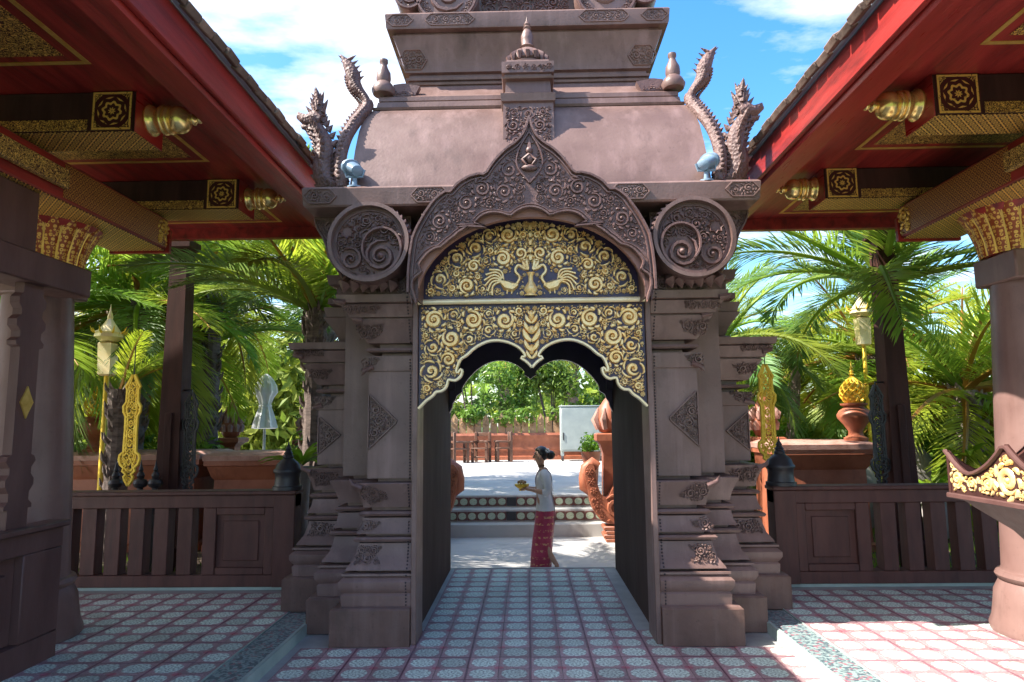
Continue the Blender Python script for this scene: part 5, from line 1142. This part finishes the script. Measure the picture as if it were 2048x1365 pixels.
# potted plant on the terrace by the right stair guard
t = thing('potted_plant', (1.24, 14, .296), 'small green plant in a ribbed terracotta pot beside the right stair guard', 'potted plant')
m = MB(); m.lathe([(.11, .297), (.12, .32), (.16, .75), (.20, .95), (.21, .98), (.18, .98)], (1.24, 14), 18); part('pot', m, TERRA, t, angle=40)
link('foliage', leaf_cloud([((0, 0, .85), (.22, .22, .2)), ((-.08, 0, .72), (.16, .16, .12))], 420, .05, 3, LEAF_FERN), t)

# ================================================================== THE WOMAN
def skin_body(name, verts, edges, mat, parent, sub=2):
    me = bpy.data.meshes.new(name); me.from_pydata([v[0] for v in verts], edges, []); o = bpy.data.objects.new(name, me); COL.objects.link(o)
    o.modifiers.new('Skin', 'SKIN'); sk = me.skin_vertices[0] if len(me.skin_vertices) else None
    if sk is None: me.skin_vertices.new() if hasattr(me.skin_vertices, 'new') else None; sk = me.skin_vertices[0]
    for i, v in enumerate(verts): sk.data[i].radius = (v[1], v[2] if len(v) > 2 else v[1]); sk.data[i].use_root = (i == 0)
    m2 = o.modifiers.new('Sub', 'SUBSURF'); m2.levels = sub; m2.render_levels = sub
    dg = bpy.context.evaluated_depsgraph_get(); ev = o.evaluated_get(dg); new = bpy.data.meshes.new_from_object(ev)
    bpy.data.objects.remove(o); new.name = name; new.materials.clear(); new.materials.append(mat); new.shade_smooth(); return link(name, new, parent)
SKIN = pmat('brown_skin', (.44, .245, .165), (.52, .31, .215), 12, .5, bump=.05)
HAIR = pmat('black_hair', (.008, .007, .007), (.02, .017, .016), 30, .35, stretch=(1, 1, .2), bump=.3)
BLOUSE = pmat('white_blouse', (.62, .62, .66), (.74, .74, .77), 10, .75, bump=.3, bscale=30)
b = NB('crimson_brocade'); v = b.coord(); tcx = b.n('ShaderNodeSeparateXYZ'); b.l(v, tcx.inputs[0])
n = b.noise(v, 30, 4); bands = b.math('SINE', b.math('MULTIPLY', tcx.outputs[2], 75.)); msk = b.math('MULTIPLY', b.math('GREATER_THAN', bands, .55), b.math('GREATER_THAN', n, .52)); msk = b.math('MULTIPLY', msk, b.math('LESS_THAN', b.noise(v, 4, 2), .56))
b.set(Base_Color=b.mix(msk, b.ramp(b.noise(v, 8, 3), (.32, .014, .055), (.46, .03, .10)), (.62, .34, .16)), Roughness=.5, Sheen_Weight=.3); SKIRT = b.m
SASH = pmat('red_sash_cloth', (.26, .015, .03), (.38, .03, .05), 14, .65, bump=.2)
OX, OY, OZ = .15, 9.0, -.33
w = thing('person', (OX, OY, OZ), 'woman in white blouse and crimson sarong walking left, carrying a golden bowl, beyond the passage', 'person')
V = [((.02, 0, .84), .105, .13), ((.015, 0, 1.0), .085, .11), ((.01, 0, 1.14), .085, .125), ((.012, 0, 1.235), .07, .11), ((-.005, 0, 1.30), .038, .045), ((-.022, 0, 1.345), .038, .042), ((-.032, 0, 1.41), .084, .072), ((-.028, 0, 1.485), .102, .086), ((-.02, 0, 1.535), .07, .06)]
E_ = [(i, i + 1) for i in range(8)]
def chain(a, pts):
    p = a
    for q in pts: V.append(q); E_.append((p, len(V) - 1)); p = len(V) - 1
    return p
for sy in (-1, 1):
    e = chain(3, [((.02, sy * .15, 1.225), .050), ((.05, sy * .185, 1.12), .042), ((.065, sy * .185, 1.01), .037), ((-.03, sy * .165, 1.01), .033), ((-.15, sy * .10, 1.035), .024), ((-.20, sy * .075, 1.04), .026, .016), ((-.235, sy * .065, 1.04), .026, .013)])
    hv = V[e][0]
    for k in range(4): chain(e, [((hv[0] - .028, hv[1] - sy * .012 + .0, hv[2] - .018 + .014 * k), .0085), ((hv[0] - .05 + .004 * abs(k - 1), hv[1] - sy * .035, hv[2] - .02 + .014 * k), .008)])
    chain(e - 1, [((hv[0] + .01, hv[1] - sy * .02, hv[2] + .035), .010), ((hv[0] - .015, hv[1] - sy * .04, hv[2] + .042), .008)])
for sy, pts in ((-1, [((-.01, -.075, .50), .060), ((.045, -.08, .28), .046), ((.140, -.085, .125), .032), ((.175, -.085, .075), .034), ((.10, -.085, .02), .026), ((.05, -.085, .008), .02)]), (1, [((-.08, .085, .45), .062), ((-.075, .085, .25), .05), ((-.06, .085, .075), .033), ((-.07, .085, .04), .034), ((-.15, .085, .022), .026), ((-.20, .085, .012), .02)])):
    chain(0, [((.02, sy * .09, .76), .088)] + pts)
body = skin_body('body', V, E_, SKIN, w, 2)
def P3(p): return (OX + p[0], OY + p[1], OZ + p[2])
def ell_loft(secs, n=28, fold=0):
    m = MB(); m.rings([[P3((cx + rx * cos(2 * pi * k / n) * (1 + fold * cos(9 * 2 * pi * k / n) * (1 - i / len(secs))), cy + ry * sin(2 * pi * k / n), z)) for k in range(n)] for i, (z, cx, rx, cy, ry) in enumerate(secs)]); return m
m = MB()   # nose, ear, brow
m.tube([P3((-.092, 0, 1.475)), P3((-.112, 0, 1.45)), P3((-.120, 0, 1.438)), P3((-.092, 0, 1.428))], [.008, .012, .015, .010], 6); part('nose', m, SKIN, w, angle=70)
for sy in (-1, 1): m = MB(); m.ball(P3((-.025, sy * .08, 1.452)), .022, 8, (.7, .4, 1.2)); part('ear', m, SKIN, w, angle=70)

m = MB(); m.tube([P3((-.094, -.02, 1.402)), P3((-.101, 0, 1.403)), P3((-.094, .02, 1.402))], [.004, .007, .004], 6); part('mouth', m, pmat('lip_red', (.28, .06, .05), (.3, .07, .06), 5, .4), w, angle=70)
for sy in (-1, 1):
    m = MB(); m.ball(P3((-.101, sy * .032, 1.468)), .009, 8, (.7, 1.3, .6)); part('eye', m, HAIR, w)
    m = MB(); m.tube([P3((-.104, sy * .015, 1.488)), P3((-.104, sy * .032, 1.493)), P3((-.09, sy * .052, 1.487))], .004, 5); part('eyebrow', m, HAIR, w)
m = MB(); m.ball(P3((-.010, 0, 1.485)), .10, 18, (1.02, .90, .98)); 
m.v = [(a, b_, c) if not (a - OX < -.055 and c - OZ < 1.515) else (OX - .055 + (a - OX + .055) * .25, b_, c) for a, b_, c in m.v]
hr = part('hair', m, HAIR, w, angle=70)
m = MB(); m.ball(P3((.105, 0, 1.465)), .062, 14, (1, .95, .95)); part('bun', m, HAIR, hr, angle=70)
m = MB()
for k in range(6): m.ball(P3((.068 + .018 * cos(k * 1.05), -.072, 1.525 + .018 * sin(k * 1.05))), .014, 8, (1, .5, 1))
part('flower', m, WHITECLOTH, hr, angle=70)
m = ell_loft([(.77, .03, .125, 0, .175), (.80, .03, .123, 0, .172), (.90, .025, .108, 0, .145), (1.0, .02, .100, 0, .132), (1.1, .012, .110, 0, .150), (1.18, .012, .108, 0, .165), (1.24, .015, .090, 0, .155), (1.275, .01, .062, 0, .105), (1.295, .0, .05, 0, .065)]); bl = part('blouse', m, BLOUSE, w, angle=70)
for sy in (-1, 1):
    m = MB(); m.tube([P3((.015, sy * .12, 1.245)), P3((.025, sy * .168, 1.215)), P3((.052, sy * .195, 1.12)), P3((.066, sy * .196, 1.04)), P3((.03, sy * .19, 1.005)), P3((.0, sy * .183, 1.0))], [.058, .066, .060, .056, .054, .052], 12); part('sleeve', m, BLOUSE, bl, angle=70)
m = ell_loft([(.025, -.045, .13, 0, .135), (.03, -.045, .135, 0, .14), (.2, -.035, .135, 0, .145), (.4, -.015, .132, 0, .15), (.6, .015, .130, 0, .165), (.74, .03, .128, 0, .172), (.80, .03, .112, 0, .155)], 44, .05); part('sarong', m, SKIRT, w, angle=70)
m = MB(); m.rings([[P3((a, b_ - .02, c)), P3((a, b_ + .045, c))] for a, b_, c in ((-.10, -.05, 1.10), (-.098, -.05, 1.16), (-.075, -.06, 1.24), (-.03, -.07, 1.295), (.03, -.07, 1.305), (.085, -.06, 1.26), (.125, -.05, 1.16), (.135, -.05, 1.0), (.145, -.05, .80), (.15, -.05, .62))], cap=False, closed=False); part('sash', m, SASH, w, angle=70)
sl_ = MB(); sl_.box(*[OX + .02, OX + .20, OY - .12, OY - .05], OZ + .0, OZ + .014, .005); part('sandal', sl_, BLACKMETAL, w)
sl_ = MB(); sl_.box(*[OX - .23, OX - .03, OY + .05, OY + .12], OZ + .0, OZ + .014, .005); part('sandal', sl_, BLACKMETAL, w)
t = thing('offering_bowl', P3((-.27, 0, 1.055)), 'small golden bowl of offerings held by the walking woman', 'bowl')
m = MB(); c = P3((-.27, 0, 0)); z = OZ + 1.015; m.lathe([(.04, z), (.045, z + .012), (.03, z + .02), (.06, z + .035), (.09, z + .06), (.095, z + .085), (.085, z + .085)], (c[0], c[1]), 20); part('bowl', m, YGOLD, t, angle=50)
m = MB(); R_ = random.Random(2)
for k in range(12): a = k * 2.4; m.ball((c[0] + .055 * sqrt(k / 12) * cos(a), c[1] + .055 * sqrt(k / 12) * sin(a), z + .10 + .02 * (1 - k / 12)), .02, 7)
part('flowers', m, TAN, t, angle=70, kind='stuff')
